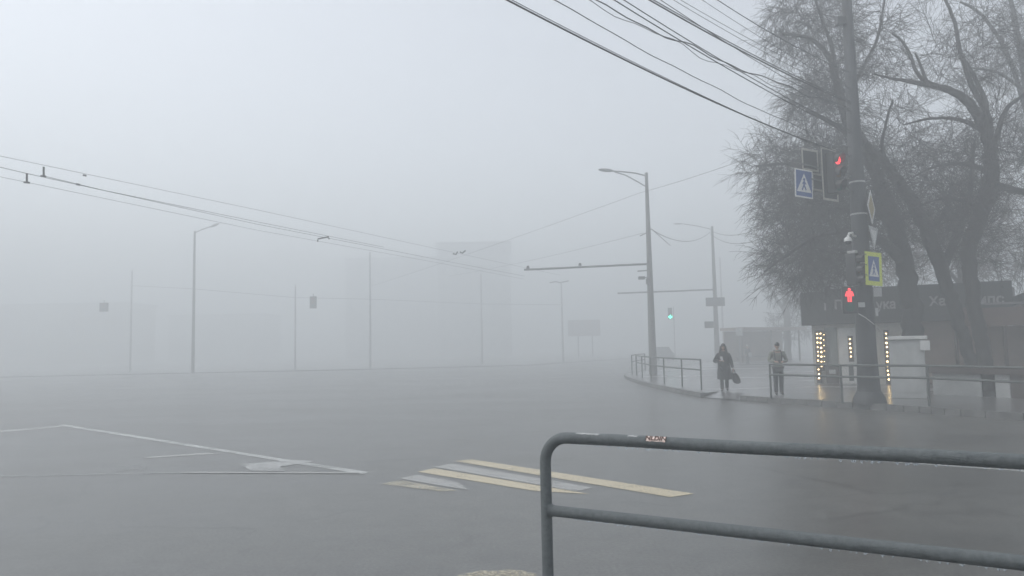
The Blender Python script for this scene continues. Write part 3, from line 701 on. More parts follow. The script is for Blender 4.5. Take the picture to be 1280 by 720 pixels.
SY = 58.0
sb = P(897, 450, SY); sb.z = PZ; s2 = lambda px, py: P(px, py, SY)
l2 = thing('street_lamp', 'second foggy street lamp standing behind the woman with two sign boxes on it', 'street lamp', sb)
vpole(l2, sb, s2(886, 283).z, .22, .09)
MB().tube([Vector((sb.x, sb.y, s2(887, 287).z)), s2(872, 282.5), s2(855, 280)], .03, 8).build('lamp_arm', M['pole_steel'], l2, True)
MB().ell(s2(848, 279.6), (.40, .14, .06), 12, 6).build('lamp_head', M['pole_pale'], l2, True)
MB().tube([Vector((sb.x, sb.y, s2(890, 362).z)), s2(772, 366.6)], .06, 8).build('trolley_arm', M['pole_steel'], l2, True)
MB().bbox(s2(893, 377.5) + Vector((0, -.25, 0)), (1.45, .12, .66), .02).build('sign_box', M['pole_steel'], l2)
MB().bbox(s2(885.3, 406) + Vector((0, -.25, 0)), (.68, .12, .5), .02).build('sign_box', M['board'], l2)

def far_pole(px, yb, yt, Y, r, label, cat='street lamp', name='street_lamp', arm=None, grp='poles beyond the crossroads', m='concrete'):
    if cat == 'pole': r *= .72; m = 'pole_pale'
    b_ = P(px, yb, Y); b_.z = PZ; t = thing(name, label, cat, b_, 0, grp)
    zt_ = P(px, yt, Y).z
    vpole(t, b_, zt_, r, r * .6, m=m)
    if arm:
        MB().tube([Vector((b_.x, b_.y, zt_ - .15))] + [P(ax, ay, Y) for ax, ay in arm], .05, 8).build('lamp_arm', M['pole_steel'], t, True)
        e_ = P(*arm[-1], Y); d_ = 1 if arm[-1][0] > px else -1
        MB().ell(e_ + Vector((.3 * d_, 0, .1)), (.42, .16, .1), 12, 6, F=Matrix.Rotation(R(-22 * d_), 4, 'Y')).build('lamp_head', M['pole_steel'], t, True)
    return b_, zt_
far_pole(241, 467, 289, 63, .14, 'tall foggy street lamp on the far kerb with its arm raised to the right', arm=[(252, 287), (264, 283)])
far_pole(463, 462, 315, 67, .16, 'plain straight pole on the far kerb reaching up to the trolley wires', 'pole', 'trolley_pole')
far_pole(369, 465, 356, 66, .12, 'thin low pole on the far kerb beside the hanging signal', 'pole', 'trolley_pole')
far_pole(162.5, 468, 338, 70, .14, 'faint pole far left of the raised arm street lamp', 'pole', 'trolley_pole')
far_pole(603, 457, 342, 76, .15, 'very faint pole in front of the foggy block', 'pole', 'trolley_pole')
b703, _z = far_pole(704, 449, 352, 76, .16, 'faint pole with a short crossarm beside the foggy billboard', 'pole', 'trolley_pole')
far_pole(905, 446, 322, 78, .17, 'faint pole close behind the lamp with the sign boxes', 'pole', 'trolley_pole')
tag(MB().tube([P(687, 353.4, 76), P(695, 352, 76), P(700, 353.4, 76), P(711, 351, 76)], .06, 6).build('wire_fitting', M['cable']), 'wavy dark trolley wire fitting on top of the faint billboard side pole', 'wire fitting')

# trolley wires coming from the upper left
def wire(pts, r, label, group=None, name='trolley_wire', sag=0.0):
    V = [Vector(p) for p in pts]; out = []
    for i in range(len(V) - 1):
        for k in range(12):
            t = k / 12; p = V[i].lerp(V[i + 1], t); p.z -= sag * 4 * t * (1 - t); out.append(p)
    out.append(V[-1]); cable(name, out, r, label, group)
zt_ = 6.0
def onz(px, py, z=zt_): return G(px, py, z)
TG = 'trolley wires over the left of the crossroads'
wire([onz(-160, 160, 6.6), onz(0, 195, 6.6), onz(320, 262, 6.6), onz(560, 314, 6.6), onz(700, 344, 6.6)], .0055, 'uppermost trolley wire at the left', TG)
wire([onz(-160, 172), onz(0, 209), onz(33, 216.8), onz(320, 280), onz(545, 324), onz(655, 345)], .0072, 'middle and darkest trolley wire at the left', TG)
wire([onz(-160, 186), onz(0, 221), onz(33, 227.8), onz(320, 287.4), onz(545, 328), onz(655, 349)], .0052, 'lowest trolley wire at the left', TG)
wire([onz(53, 219.6), onz(130, 238), onz(320, 277), onz(480, 309)], .007, 'faint wire running between the two upper trolley wires', TG)
def fitting(label, polys, r=.025):
    tag_o = MB()
    for q in polys: tag_o.tube(q, r, 6)
    return tag(tag_o.build('wire_fitting', M['cable']), label, 'wire fitting', 'fittings on the trolley wires')
Yh = onz(33, 217).y
fitting('lower T shaped hanger on the trolley wires near the left edge', [[P(33.6, 216.6, Yh), P(33.6, 227.4, Yh)], [P(30, 227.8, Yh), P(36.8, 228.4, Yh)]])
Yh = onz(53, 209).y
fitting('upper T shaped hanger on the trolley wires', [[P(54.6, 208.6, Yh), P(54.6, 219.6, Yh)], [P(51, 220, Yh), P(57.2, 220.6, Yh)]])
Yh = onz(404, 298).y
fitting('small bracket shaped fitting halfway along the trolley wires', [[P(397, 302, Yh), P(397.6, 298.6, Yh), P(410.6, 296, Yh), P(411.4, 299, Yh)]], .03)
Yh = onz(574, 316, 6.6).y
fitting('pair of hooked fittings at the foggy end of the trolley wires', [[P(566, 317, Yh), P(570, 318, Yh), P(572, 314.6, Yh)], [P(575, 315, Yh), P(578, 316.4, Yh), P(582, 313, Yh)]], .04)
Yh = onz(105, 219, 6.6).y
fitting('tiny clamp on the uppermost trolley wire', [[P(104, 218.8, Yh), P(107.5, 219.6, Yh)]], .03)
Yh = onz(97, 230.5).y
fitting('tiny clamp on the middle trolley wire', [[P(95.5, 230.2, Yh), P(99.5, 231, Yh)]], .03)
wire([P(163, 357, 70), P(241, 361, 63), P(369, 372, 66), P(463, 374, 67), P(603, 380, 76), P(704, 381, 76)], .012, 'span wire strung from pole to pole beyond the crossroads', name='span_wire')
wire([PP(1064, 150), P(800, 241, 34), P(463, 358, 67)], .007, 'faint cable from the street pole into the fog at the left', name='fog_cable', sag=.1)
wire([PP(1064, 214), P(888, 288, SY)], .016, 'upper cable from the street pole to the second lamp', 'cables to the second lamp', 'fog_cable', .9)
wire([PP(1064, 222), P(888, 292, SY)], .016, 'lower cable from the street pole to the second lamp', 'cables to the second lamp', 'fog_cable', 1.2)
wire([P(814, 286.6, LY), P(888, 290, SY)], .02, 'sagging cable between the two street lamps', 'cables between lamps', 'fog_cable', .7)
wire([P(805, 291, LY), P(560, 345, 76)], .008, 'faint cable from the corner lamp into the fog', None, 'fog_cable', .2)
wire([P(815, 286.6, LY), P(838, 307, 50)], .02, 'short stay cable dropping from the corner lamp', None, 'fog_cable', .0)

# hanging signals beyond the crossroads
def hang_light(px, py, w, h, Y, label, lit=None):
    c = P(px, py, Y); F = facing(c, 0); k = Y / FPX
    t = thing('hanging_signal', label, 'traffic light', c, 0, 'signals hanging over the far side')
    MB().bbox((0, 0, 0), (w * k, h * k, .25), .03, F=F).build('housing', M['board'], t)
    for i, mm in enumerate(('lens_red', 'lens_amber', 'lens_green')): lens(t, F, 0, (1 - i) * h * k * .3, h * k * .12, mm, .126, False)
    MB().tube([c + Vector((0, 0, h * k / 2 - .02)), c + Vector((0, 0, h * k / 2 + .25))], .03, 6).build('hanger', M['cable'], t)
hang_light(391.5, 378, 8, 15, 66, 'foggy signal hanging right of the thin low pole')
hang_light(130, 384, 10, 11, 70, 'foggy square signal hanging at the far left')
# green arrow
gc = P(838, 396, 66); GF = facing(gc, 0)
gb = Vector((gc.x + .35, gc.y + .25, PZ))
ga = thing('traffic_light', 'distant signal glowing with a green arrow in the fog beside the corner lamp', 'traffic light', gb)
vpole(ga, gb, gc.z + .9, .04, .035, m='pole_pale')
MB().bbox((0, .3, -.12), (.34, 1.0, .2), .03, F=GF).build('housing', M['pole_steel'], ga)
mb = MB(); mb.prism(bar2(0, .19, 0, -.12, .075), GF, -.019, .0); mb.prism(bar2(-.17, .06, .01, -.14, .075), GF, -.018, .001); mb.prism(bar2(.17, .06, -.01, -.14, .075), GF, -.017, .002); mb.build('green_arrow', M['green_lamp'], ga)

# ---------------------------------------------------------------- buildings, billboard and car lost in the fog
def block(px0, px1, ytop, Y, depth, floors, nwin, label, wallm, name='apartment_block'):
    a = P(px0, 440, Y); b = P(px1, 440, Y); zt = P((px0 + px1) / 2, ytop, Y).z
    c = Vector(((a.x + b.x) / 2, Y + depth / 2, PZ)); w = b.x - a.x
    t = thing(name, label, 'building', (c.x, c.y, PZ))
    MB().box((c.x, c.y, (zt + PZ) / 2), (w, depth, zt - PZ)).build('wall', M[wallm], t)
    MB().box((c.x, c.y, zt + .2), (w + .6, depth + .6, .4)).build('roof', M['roof_grey'], t)
    fh = (zt - PZ - .8) / floors
    for f in range(floors):
        for k in range(nwin):
            x = a.x + w * (k + .5) / nwin; z = PZ + 1.0 + fh * f + fh * .5
            wn = MB().box((x, Y - .03, z), (w / nwin * .45, .06, fh * .5)).build('window', M['facade_window'], t)
            MB().box((x, Y - .08, z - fh * .27), (w / nwin * .52, .12, .08)).build('sill', M['wall_beige'], wn)
    return t
block(432, 545, 324, 165, 14, 5, 8, 'foggy grey apartment block behind the straight pole', 'facade')
block(548, 640, 305, 145, 16, 6, 6, 'taller apartment block barely showing in the fog behind the trolley wires', 'facade')
block(-40, 158, 382, 150, 12, 3, 10, 'low cream building ghosting through the fog at the left', 'facade_warm', 'town_house')
block(210, 330, 395, 170, 12, 2, 6, 'low grey building lost in fog behind the raised arm street lamp', 'facade', 'town_house')
YB = 112; c = P(730, 410, YB)
bbd = thing('billboard', 'faint billboard on two legs in the middle distance fog', 'billboard', (c.x, c.y, PZ))
MB().bbox(c, (4.8, .3, 2.4), .04).build('panel', M['poster'], bbd)
for dx in (-.9, 1.2): MB().tube([(c.x + dx, c.y, PZ), (c.x + dx, c.y, c.z - .9)], .1, 8).build('leg', M['pole_steel'], bbd)
# car head on
cc = P(829, 449, 82); cc.z = 0
car = thing('parked_car', 'dark car facing us dim in the fog behind the corner fence', 'car', cc)
def ringx(y, w, z0, z1, b=.12): return [Vector((cc.x + x, cc.y + y, z)) for x, z in ((-w + b, z0), (w - b, z0), (w, z0 + b), (w, z1 - b), (w - b, z1), (-w + b, z1), (-w, z1 - b), (-w, z0 + b))]
MB().loft([ringx(-2.1, .70, .35, .70), ringx(-1.95, .84, .25, .82), ringx(-.9, .88, .22, .95), ringx(1.2, .88, .22, .98), ringx(2.0, .82, .25, .95), ringx(2.1, .74, .4, .85)]).build('body', M['car'], car, True)
def cab(y, w, z): return [Vector((cc.x + x, cc.y + y, z)) for x in (-w, w)]
MB().add([(cc.x - .80, cc.y - .95, .94), (cc.x + .80, cc.y - .95, .94), (cc.x + .80, cc.y + 1.6, .96), (cc.x - .80, cc.y + 1.6, .96), (cc.x - .62, cc.y - .2, 1.45), (cc.x + .62, cc.y - .2, 1.45), (cc.x + .62, cc.y + 1.0, 1.45), (cc.x - .62, cc.y + 1.0, 1.45)], [(0, 1, 5, 4), (1, 2, 6, 5), (2, 3, 7, 6), (3, 0, 4, 7), (4, 5, 6, 7)]).build('cabin', M['car'], car)
MB().add([(cc.x - .70, cc.y - .90, 1.0), (cc.x + .70, cc.y - .90, 1.0), (cc.x + .57, cc.y - .27, 1.42), (cc.x - .57, cc.y - .27, 1.42)], [(0, 1, 2, 3)]).build('windscreen', M['glass'], car)
for sx in (-1, 1):
    MB().bbox((cc.x + sx * .58, cc.y - 2.04, .62), (.3, .08, .14), .03).build('headlight', M['white_dirty'], car)
    for dy in (-1.3, 1.3): MB().tube([(cc.x + sx * .70, cc.y + dy, .32), (cc.x + sx * .89, cc.y + dy, .32)], .32, 16).build('wheel', M['black'], car, True)
# bus stop kiosk far right of the woman
ky = 58.0
k0 = P(927, 440, ky); k1 = P(1000, 440, ky + 4)
st = thing('bus_shelter', 'dim flat roofed bus shelter in the fog between the woman and the man', 'bus shelter', (k0.x, k0.y, PZ))
dv = Vector((k1.x - k0.x, k1.y - k0.y, 0)); SF = frame(Vector((k0.x, k0.y, 0)), dv); sl = dv.length
SS = 1 if (SF.to_3x3() @ Vector((0, 0, 1))).y < 0 else -1
ztp = P(930, 411, ky).z
MB().prism(rect(sl + .5, .22, sl / 2 + .1, ztp), SF, -SS * 1.9, SS * .5).build('roof', M['wall_pink'], st)
MB().prism(rect(sl, ztp - PZ - .2, sl / 2, (ztp - .1 + PZ) / 2), SF, -SS * 1.75, -SS * 1.65).build('back_wall', M['wall_pink'], st)
for x_ in (.05, sl * .5, sl - .05): MB().prism(rect(.1, ztp - PZ - .12, x_, (ztp + PZ - .12) / 2), SF, -SS * .05, SS * .05).build('post', M['brown'], st)
MB().prism(rect(sl * .7, .06, sl / 2, PZ + .45), SF, -SS * 1.5, -SS * 1.0).build('bench', M['brown'], st)
c = P(923.5, 415, 56)
sp_ = thing('bus_stop_sign', 'pale square stop sign on a slim post left of the bus shelter', 'road sign', (c.x, c.y, PZ))
MB().tube([(c.x, c.y, PZ), (c.x, c.y, c.z + .35)], .04, 8).build('post', M['pole_steel'], sp_); MB().bbox(c + Vector((0, -.06, 0)), (.5, .04, .55), .01).build('plate', M['white_dirty'], sp_)

# ---------------------------------------------------------------- bare trees
def unit(v):
    l = v.length; return v / l if l > 1e-9 else Vector((0, 0, 1))
def bez(a, b, c, t): return a * (1 - t) ** 2 + b * (2 * t * (1 - t)) + c * t * t
class Twigs:
    def __init__(s): s.v = []; s.f = []
    def tube(s, pts, r0_, r1_, n=3):
        base = len(s.v); k = len(pts)
        t = pts[-1] - pts[0]; t = unit(t); a = t.orthogonal().normalized(); b = t.cross(a)
        cs = [(math.cos(2 * math.pi * j / n), math.sin(2 * math.pi * j / n)) for j in range(n)]
        for i, p in enumerate(pts):
            r = r0_ + (r1_ - r0_) * i / (k - 1)
            for c_, s_ in cs: s.v.append((p.x + (a.x * c_ + b.x * s_) * r, p.y + (a.y * c_ + b.y * s_) * r, p.z + (a.z * c_ + b.z * s_) * r))
        for i in range(k - 1):
            o = base + i * n
            for j in range(n):
                j2 = (j + 1) % n; s.f.append((o + j, o + j2, o + n + j2, o + n + j))
def rvec(rn): 
    while True:
        v = Vector((rn.uniform(-1, 1), rn.uniform(-1, 1), rn.uniform(-1, 1)))
        if .05 < v.length < 1: return v.normalized()
def catmull(V, n):
    out = []
    for i in range(len(V) - 1):
        a, b, c, d = V[max(i - 1, 0)], V[i], V[i + 1], V[min(i + 2, len(V) - 1)]
        for k in range(n):
            t = k / n
            out.append(.5 * ((2 * b) + (c - a) * t + (2 * a - 5 * b + 4 * c - d) * t * t + (3 * b - a - 3 * c + d) * t ** 3))
    out.append(V[-1]); return out
def tree(label, limbs, clouds, seed, tw_step=.15, tw_len=(.35, .95), droop=-.1, sub=4, base=None, twm='twig', rt=.0052, group='bare trees behind the street pole', maxr=.05, gain=1.0):
    rn = random.Random(seed)
    base = base or limbs[0][0][0]
    t = thing('bare_tree', label, 'tree', (base.x, base.y, PZ), 0, group)
    tk = MB(); nodes = []; dirs = []; rads = []
    for limb in limbs:
        V = [p for p, r in limb]; rs = [r for p, r in limb]; n = 6
        C = catmull(V, n); Rr = []
        for i in range(len(V) - 1):
            for k in range(n): Rr.append(rs[i] + (rs[i + 1] - rs[i]) * k / n)
        Rr.append(rs[-1])
        C = [p + Vector((rn.gauss(0, 1), rn.gauss(0, 1), rn.gauss(0, .5))) * min(.04, r * .11) for p, r in zip(C, Rr)]
        tk.tube(C, [r * rn.uniform(.98, 1.03) for r in Rr], 12)
        for i, p in enumerate(C):
            if p.z > 2.6: nodes.append(p); dirs.append(unit(C[min(i + 1, len(C) - 1)] - C[max(i - 1, 0)])); rads.append(Rr[i])
    tk.build('trunk', M['bark'], t, True)
    targets = []
    for (px, py, Y, rx, ry, rd, n) in clouds:
        k = Y / FPX; c = P(px, py, Y)
        for _ in range(int(n * gain)):
            v = rvec(rn) * (rn.random() ** .42); targets.append(c + Vector((v.x * rx * k, v.y * rd, v.z * ry * k)))
    NA = np.array([tuple(p) for p in nodes])
    dist = [np.min(np.sum((NA - np.array(tuple(q))) ** 2, axis=1)) for q in targets]
    order = sorted(range(len(targets)), key=lambda i: dist[i])
    T = Twigs(); cap = len(nodes) + len(targets) * 16
    buf = np.zeros((cap, 3)); buf[:len(nodes)] = NA; cnt = len(nodes)
    tw = []
    for i in order:
        q = targets[i]; d2 = np.sum((buf[:cnt] - np.array(tuple(q))) ** 2, axis=1); j = int(np.argmin(d2)); ln = math.sqrt(d2[j])
        if ln < .12: continue
        p0 = nodes[j]; L_ = min(ln, 4.5); q = p0 + (q - p0) * (L_ / ln)
        mid = p0 + dirs[j] * L_ * .42 + (q - p0) * .22 + Vector((0, 0, .12 * L_)) + rvec(rn) * L_ * .07
        n = max(3, min(14, int(L_ / .22))); pts = [bez(p0, mid, q, k / n) for k in range(n + 1)]
        for k in range(1, n): pts[k] = pts[k] + rvec(rn) * .03 * min(1, L_)
        rr = min(rads[j] * .7, .013 + .020 * L_, maxr); re = max(.005, rr * .35)
        for k in range(n): pass
        T.tube(pts, rr, re, 5 if rr > .02 else 4)
        for k in range(1, n + 1):
            nodes.append(pts[k]); dirs.append(unit(pts[k] - pts[k - 1])); rads.append(rr + (re - rr) * k / n); buf[cnt] = tuple(pts[k]); cnt += 1
        acc = rn.uniform(0, tw_step)
        for k in range(n):
            seg = pts[k + 1] - pts[k]; sl_ = seg.length; dd = unit(seg)
            while acc < sl_:
                tw.append((pts[k] + dd * acc, dd, (k + acc / sl_) / n)); acc += tw_step * rn.uniform(.6, 1.5)
            acc -= sl_
        tw.append((pts[-1], unit(pts[-1] - pts[-2]), 1.0)); tw.append((pts[-1], unit(pts[-1] - pts[-2]), 1.0))
    for p, dd, f in tw:
        if f < .12: continue
        d = unit(dd * .95 + rvec(rn) * .85 + Vector((0, 0, .12))); L_ = rn.uniform(*tw_len)
        e1 = p + d * L_ * .5 + rvec(rn) * .025; e2 = e1 + unit(d + rvec(rn) * .24 + Vector((0, 0, droop * 1.5))) * L_ * .5
        e3 = e2 + unit(d + rvec(rn) * .28 + Vector((0, 0, droop * 3))) * L_ * .3
        T.tube([p, e1, e2, e3], rt * 1.25, rt * .55)
        for _ in range(sub):
            s0_ = rn.random(); a = p.lerp(e1, s0_ * 2) if s0_ < .5 else e1.lerp(e2, s0_ * 2 - 1)
            d2 = unit(d * .95 + rvec(rn) * .75 + Vector((0, 0, droop * 2))); l2 = L_ * rn.uniform(.22, .6)
            m1 = a + d2 * l2 * .5; m2 = m1 + unit(d2 + rvec(rn) * .3 + Vector((0, 0, droop * 2))) * l2 * .5
            T.tube([a, m1, m2], rt * .8, rt * .4)
    mb = MB(); mb.v = T.v; mb.f = T.f
    o = mb.build('crown', M[twm], t)
    return t
def LM(Y, *pts, dy=0.0):     # limb from (px, py, radius in px) at distance Y
    n = len(pts); out = []
    for i, (x, y, r) in enumerate(pts):
        yy = Y + dy * i / max(1, n - 1); out.append((P(x, y, yy), r * yy / FPX))
    return out
# tree behind the pole, crown hanging to the left
YA = 22.6
bA = G(1140, 487, PZ); 
tree('large bare tree behind the pole with a dense drooping crown to its left', [
    LM(YA, (1143, 489, 15), (1141, 440, 12.5), (1139, 385, 11.6), (1130, 330, 10.8), (1118, 280, 9.6), (1102, 235, 8), (1084, 198, 6.6), (1066, 168, 5.6), (1052, 130, 5.5), (1044, 95, 4.5), (1034, 68, 3.5), (1012, 48, 2.4), (978, 42, 1.4), dy=-.6),
    LM(YA - .2, (1118, 285, 8), (1090, 255, 6), (1058, 232, 4.6), (1025, 215, 3.4), (985, 205, 2.2), (945, 208, 1.1), dy=.8),
    LM(YA - .2, (1128, 325, 8), (1098, 300, 5.6), (1060, 290, 4.2), (1020, 296, 3.1), (985, 318, 2), (955, 340, 1), dy=-1.2),
    LM(YA - .3, (1068, 172, 4.6), (1050, 160, 3.6), (1030, 148, 2.8), (1010, 140, 1.8), dy=-.6),
    LM(YA - .5, (1046, 100, 3.2), (1040, 60, 2.4), (1026, 20, 1.8), (1010, -30, 1.2), dy=.5),
    LM(YA - .5, (1054, 132, 3.6), (1076, 90, 2.6), (1096, 50, 2), (1104, 10, 1.5), (1112, -40, 1), dy=1.0),
    LM(YA - .3, (1104, 240, 4), (1070, 262, 3), (1040, 262, 2.2), (1008, 262, 1.2), dy=1.2),
    ], [
    (1010, 30, YA, 62, 48, 1.6, 85), (1018, 125, YA - .4, 34, 34, .9, 85), (1000, 205, YA, 70, 42, 1.6, 120), (1010, 262, YA, 62, 44, 1.6, 120),
    (1005, 325, YA - .4, 60, 38, 1.5, 110), (1060, 290, YA, 50, 70, 1.5, 90), (1085, 60, YA + .4, 42, 50, 1.4, 45), (1060, 200, YA, 40, 50, 1.3, 70), (1040, -60, YA, 100, 50, 2.4, 60), (1130, 210, YA + .6, 40, 50, 1.2, 25), (1105, 250, YA - 1.2, 34, 70, .4, 45), (1050, 110, YA - 1.2, 34, 70, .5, 40),
    ], 11, tw_step=.115, droop=-.16, sub=6, rt=.0062, gain=1.85)
# tree at the counter: two stems from one base
YT = 19.9
tree('dark upright tree at the counter with two high spreading forks', [
    LM(YT, (1235, 502, 10.5), (1235, 478, 8.8), (1230, 445, 8.4), (1223, 405, 8.4), (1214, 355, 8.6), (1210, 318, 8.6), (1222, 280, 9.5), (1236, 240, 9.8), (1239, 195, 8.2), (1231, 160, 7.2), (1212, 130, 5.8), (1185, 112, 4.4), (1150, 104, 3.2), (1115, 98, 1.8), (1092, 92, 1.0), dy=.8),
    LM(YT + .3, (1236, 200, 5), (1236, 150, 4), (1214, 105, 3.4), (1199, 60, 2.7), (1194, 30, 2.2), (1178, -10, 1.7), (1165, -50, 1.2), dy=1.2),
    LM(YT + .3, (1238, 180, 4.4), (1232, 130, 3.2), (1216, 92, 2.4), (1202, 70, 1.6), dy=.6),
    LM(YT + .2, (1240, 230, 5.5), (1262, 236, 4.4), (1285, 240, 3.8), (1320, 232, 2.8), dy=1.0),
    LM(YT + .2, (1240, 190, 4.0), (1256, 140, 2.8), (1280, 118, 2.0), (1310, 90, 1.2), dy=-.5),
    LM(YT + .5, (1185, 114, 3.2), (1150, 96, 2.4), (1138, 70, 2.0), (1128, 52, 1.6), (1115, 42, 1.0), dy=.5),
    LM(YT + .5, (1160, 108, 2.6), (1150, 80, 1.7), (1144, 66, 1.2), dy=.3),
    LM(YT + .6, (1232, 165, 3.6), (1200, 150, 2.5), (1165, 148, 1.7), (1130, 156, .9), dy=.8),
    LM(YT + .6, (1236, 215, 4), (1205, 205, 2.6), (1170, 208, 1.6), (1140, 222, .9), dy=.8),
    LM(YT + .6, (1228, 262, 4), (1200, 250, 2.8), (1170, 250, 1.8), (1140, 262, 1), dy=.5),
    ], [
    (1200, 60, YT + .8, 80, 55, 1.8, 50), (1150, 110, YT + .6, 60, 45, 1.5, 34), (1205, 205, YT + .4, 66, 56, 1.5, 130), (1270, 190, YT + .6, 60, 70, 1.8, 85),
    (1280, 80, YT + .6, 60, 60, 1.6, 45), (1205, 262, YT + .2, 36, 46, .8, 80), (1240, 300, YT + 1.0, 55, 50, 1.4, 40), (1222, 250, YT - .35, 34, 60, .35, 40), (1228, 150, YT - .2, 40, 50, .4, 30), (1190, -50, YT + .8, 110, 50, 2.4, 45),
    ], 23, tw_step=.185, droop=-.04, sub=4, rt=.0050, gain=1.35)
YL = 21.7
tree('dark tree leaning left out from behind the counter towards the street pole', [
    LM(YL, (1220, 489, 9), (1216, 462, 7.4), (1207, 430, 7.2), (1196, 395, 7.4), (1184, 358, 7.8), (1170, 318, 8.6), (1152, 275, 8.4), (1132, 240, 7.4), (1108, 208, 6.4), (1088, 186, 5.2), (1072, 160, 3.8), (1066, 120, 2.6), dy=-.4),
    LM(YL, (1178, 338, 5.5), (1192, 305, 5), (1206, 268, 4.2), (1214, 225, 3), (1216, 180, 2), dy=.3),
    LM(YL, (1128, 234, 3.2), (1104, 190, 2.2), (1106, 160, 1.8), (1116, 125, 1.2), dy=.2),
    LM(YL, (1160, 292, 4), (1182, 262, 2.8), (1190, 228, 1.8), dy=.6),
    ], [
    (1175, 235, YL + .4, 60, 56, 1.4, 90), (1160, 300, YL + .3, 50, 40, 1.0, 45), (1120, 170, YL, 36, 50, 1.2, 28), (1150, 260, YL - .8, 46, 60, .35, 45), (1195, 290, YL, 32, 36, .8, 40),
    ], 29, tw_step=.15, droop=-.05, sub=4, rt=.0052, gain=1.35)
# slim trees further back
tree('pale slim bare tree at the upper right corner', [
    LM(27, (1318, 480, 8), (1312, 400, 7), (1304, 300, 6), (1292, 180, 5.2), (1284, 110, 4.6), (1275, 60, 4), (1268, 20, 3), (1256, -30, 2.2)),
    LM(27, (1290, 160, 3.2), (1260, 70, 2.6), (1228, 20, 2), (1200, 2, 1.4), dy=.6), LM(27, (1276, 62, 2.4), (1290, 30, 2), (1300, -20, 1.4), dy=.6),
    LM(27, (1284, 118, 2.4), (1250, 92, 1.8), (1210, 84, 1.2), dy=-.6)],
    [(1250, 20, 27, 70, 50, 2, 70), (1290, 70, 27, 60, 60, 2, 70), (1230, 90, 27, 50, 40, 1.5, 35), (1260, -50, 27, 80, 40, 2, 40), (1300, 180, 27, 50, 60, 1.6, 40)], 31, tw_step=.15, sub=4, rt=.0065, gain=1.3, group='bare trees behind the shops')
tree('reddish bushy bare tree rising behind the kiosk roof', [
    LM(31, (1205, 450, 5), (1204, 380, 4.5), (1200, 330, 4), (1192, 280, 3), (1180, 240, 2)), LM(31, (1203, 370, 3.2), (1230, 320, 2.6), (1250, 280, 1.8), (1262, 240, 1.2)), LM(31, (1203, 360, 2.6), (1170, 320, 2), (1140, 290, 1.4), (1125, 250, 1))],
    [(1190, 290, 31, 70, 60, 2, 110), (1250, 290, 31, 55, 60, 2, 90), (1140, 300, 31, 50, 55, 1.6, 70), (1220, 335, 31, 70, 22, 1.5, 60)], 37, tw_step=.16, sub=4, rt=.008, gain=1.4, twm='twig_red', group='bare trees behind the shops')
tree('dim bare tree standing behind the left end of the kiosk', [
    LM(36, (1035, 455, 6), (1034, 390, 5.4), (1030, 330, 4.6), (1020, 270, 3.4), (1010, 220, 2.2)), LM(36, (1032, 350, 3.4), (1000, 310, 2.4), (975, 290, 1.4)), LM(36, (1030, 330, 3.2), (1060, 280, 2.4), (1080, 230, 1.5))],
    [(1000, 300, 36, 50, 60, 2.4, 90), (1050, 260, 36, 60, 60, 2.4, 90), (1020, 350, 36, 50, 34, 2, 70), (1080, 330, 36, 60, 40, 2, 60)], 41, tw_step=.18, sub=4, rt=.010, gain=1.5, group='bare trees behind the shops')
tree('foggy bare tree above the bus shelter', [
    LM(66, (985, 452, 4.5), (984, 400, 4), (980, 360, 3.2), (975, 320, 2.2), (970, 290, 1.3)), LM(66, (983, 390, 2.6), (1000, 350, 2), (1012, 320, 1.2)), LM(66, (983, 392, 2.4), (962, 360, 1.8), (950, 340, 1))],
    [(978, 345, 66, 34, 45, 2.6, 90), (1005, 370, 66, 30, 40, 2.4, 70), (990, 405, 66, 34, 24, 2, 60)], 43, tw_step=.2, sub=4, rt=.013, gain=1.6, group='bare trees behind the shops')

# ---------------------------------------------------------------- people
def skin(joints, edges, sub=2):
    """joints: list of (xyz, radius or (rx, ry)); returns grown surface"""
    me = bpy.data.meshes.new('tmp'); bm = bmesh.new(); lay = bm.verts.layers.skin.verify()
    vs = []
    for i, (p, r) in enumerate(joints):
        v = bm.verts.new(p); v[lay].radius = r if isinstance(r, tuple) else (r, r); v[lay].use_root = (i == 0); vs.append(v)
    for a, b in edges: bm.edges.new((vs[a], vs[b]))
    bm.to_mesh(me); bm.free()
    o = bpy.data.objects.new('tmp', me); COL.objects.link(o)
    o.modifiers.new('s', 'SKIN'); d = o.modifiers.new('d', 'SUBSURF'); d.levels = sub; d.render_levels = sub
    dg = bpy.context.evaluated_depsgraph_get(); ev = o.evaluated_get(dg); m2 = ev.to_mesh()
    V = [tuple(v.co) for v in m2.vertices]; Fc = [tuple(p.vertices) for p in m2.polygons]; ev.to_mesh_clear()
    bpy.data.objects.remove(o); bpy.data.meshes.remove(me)
    return V, Fc
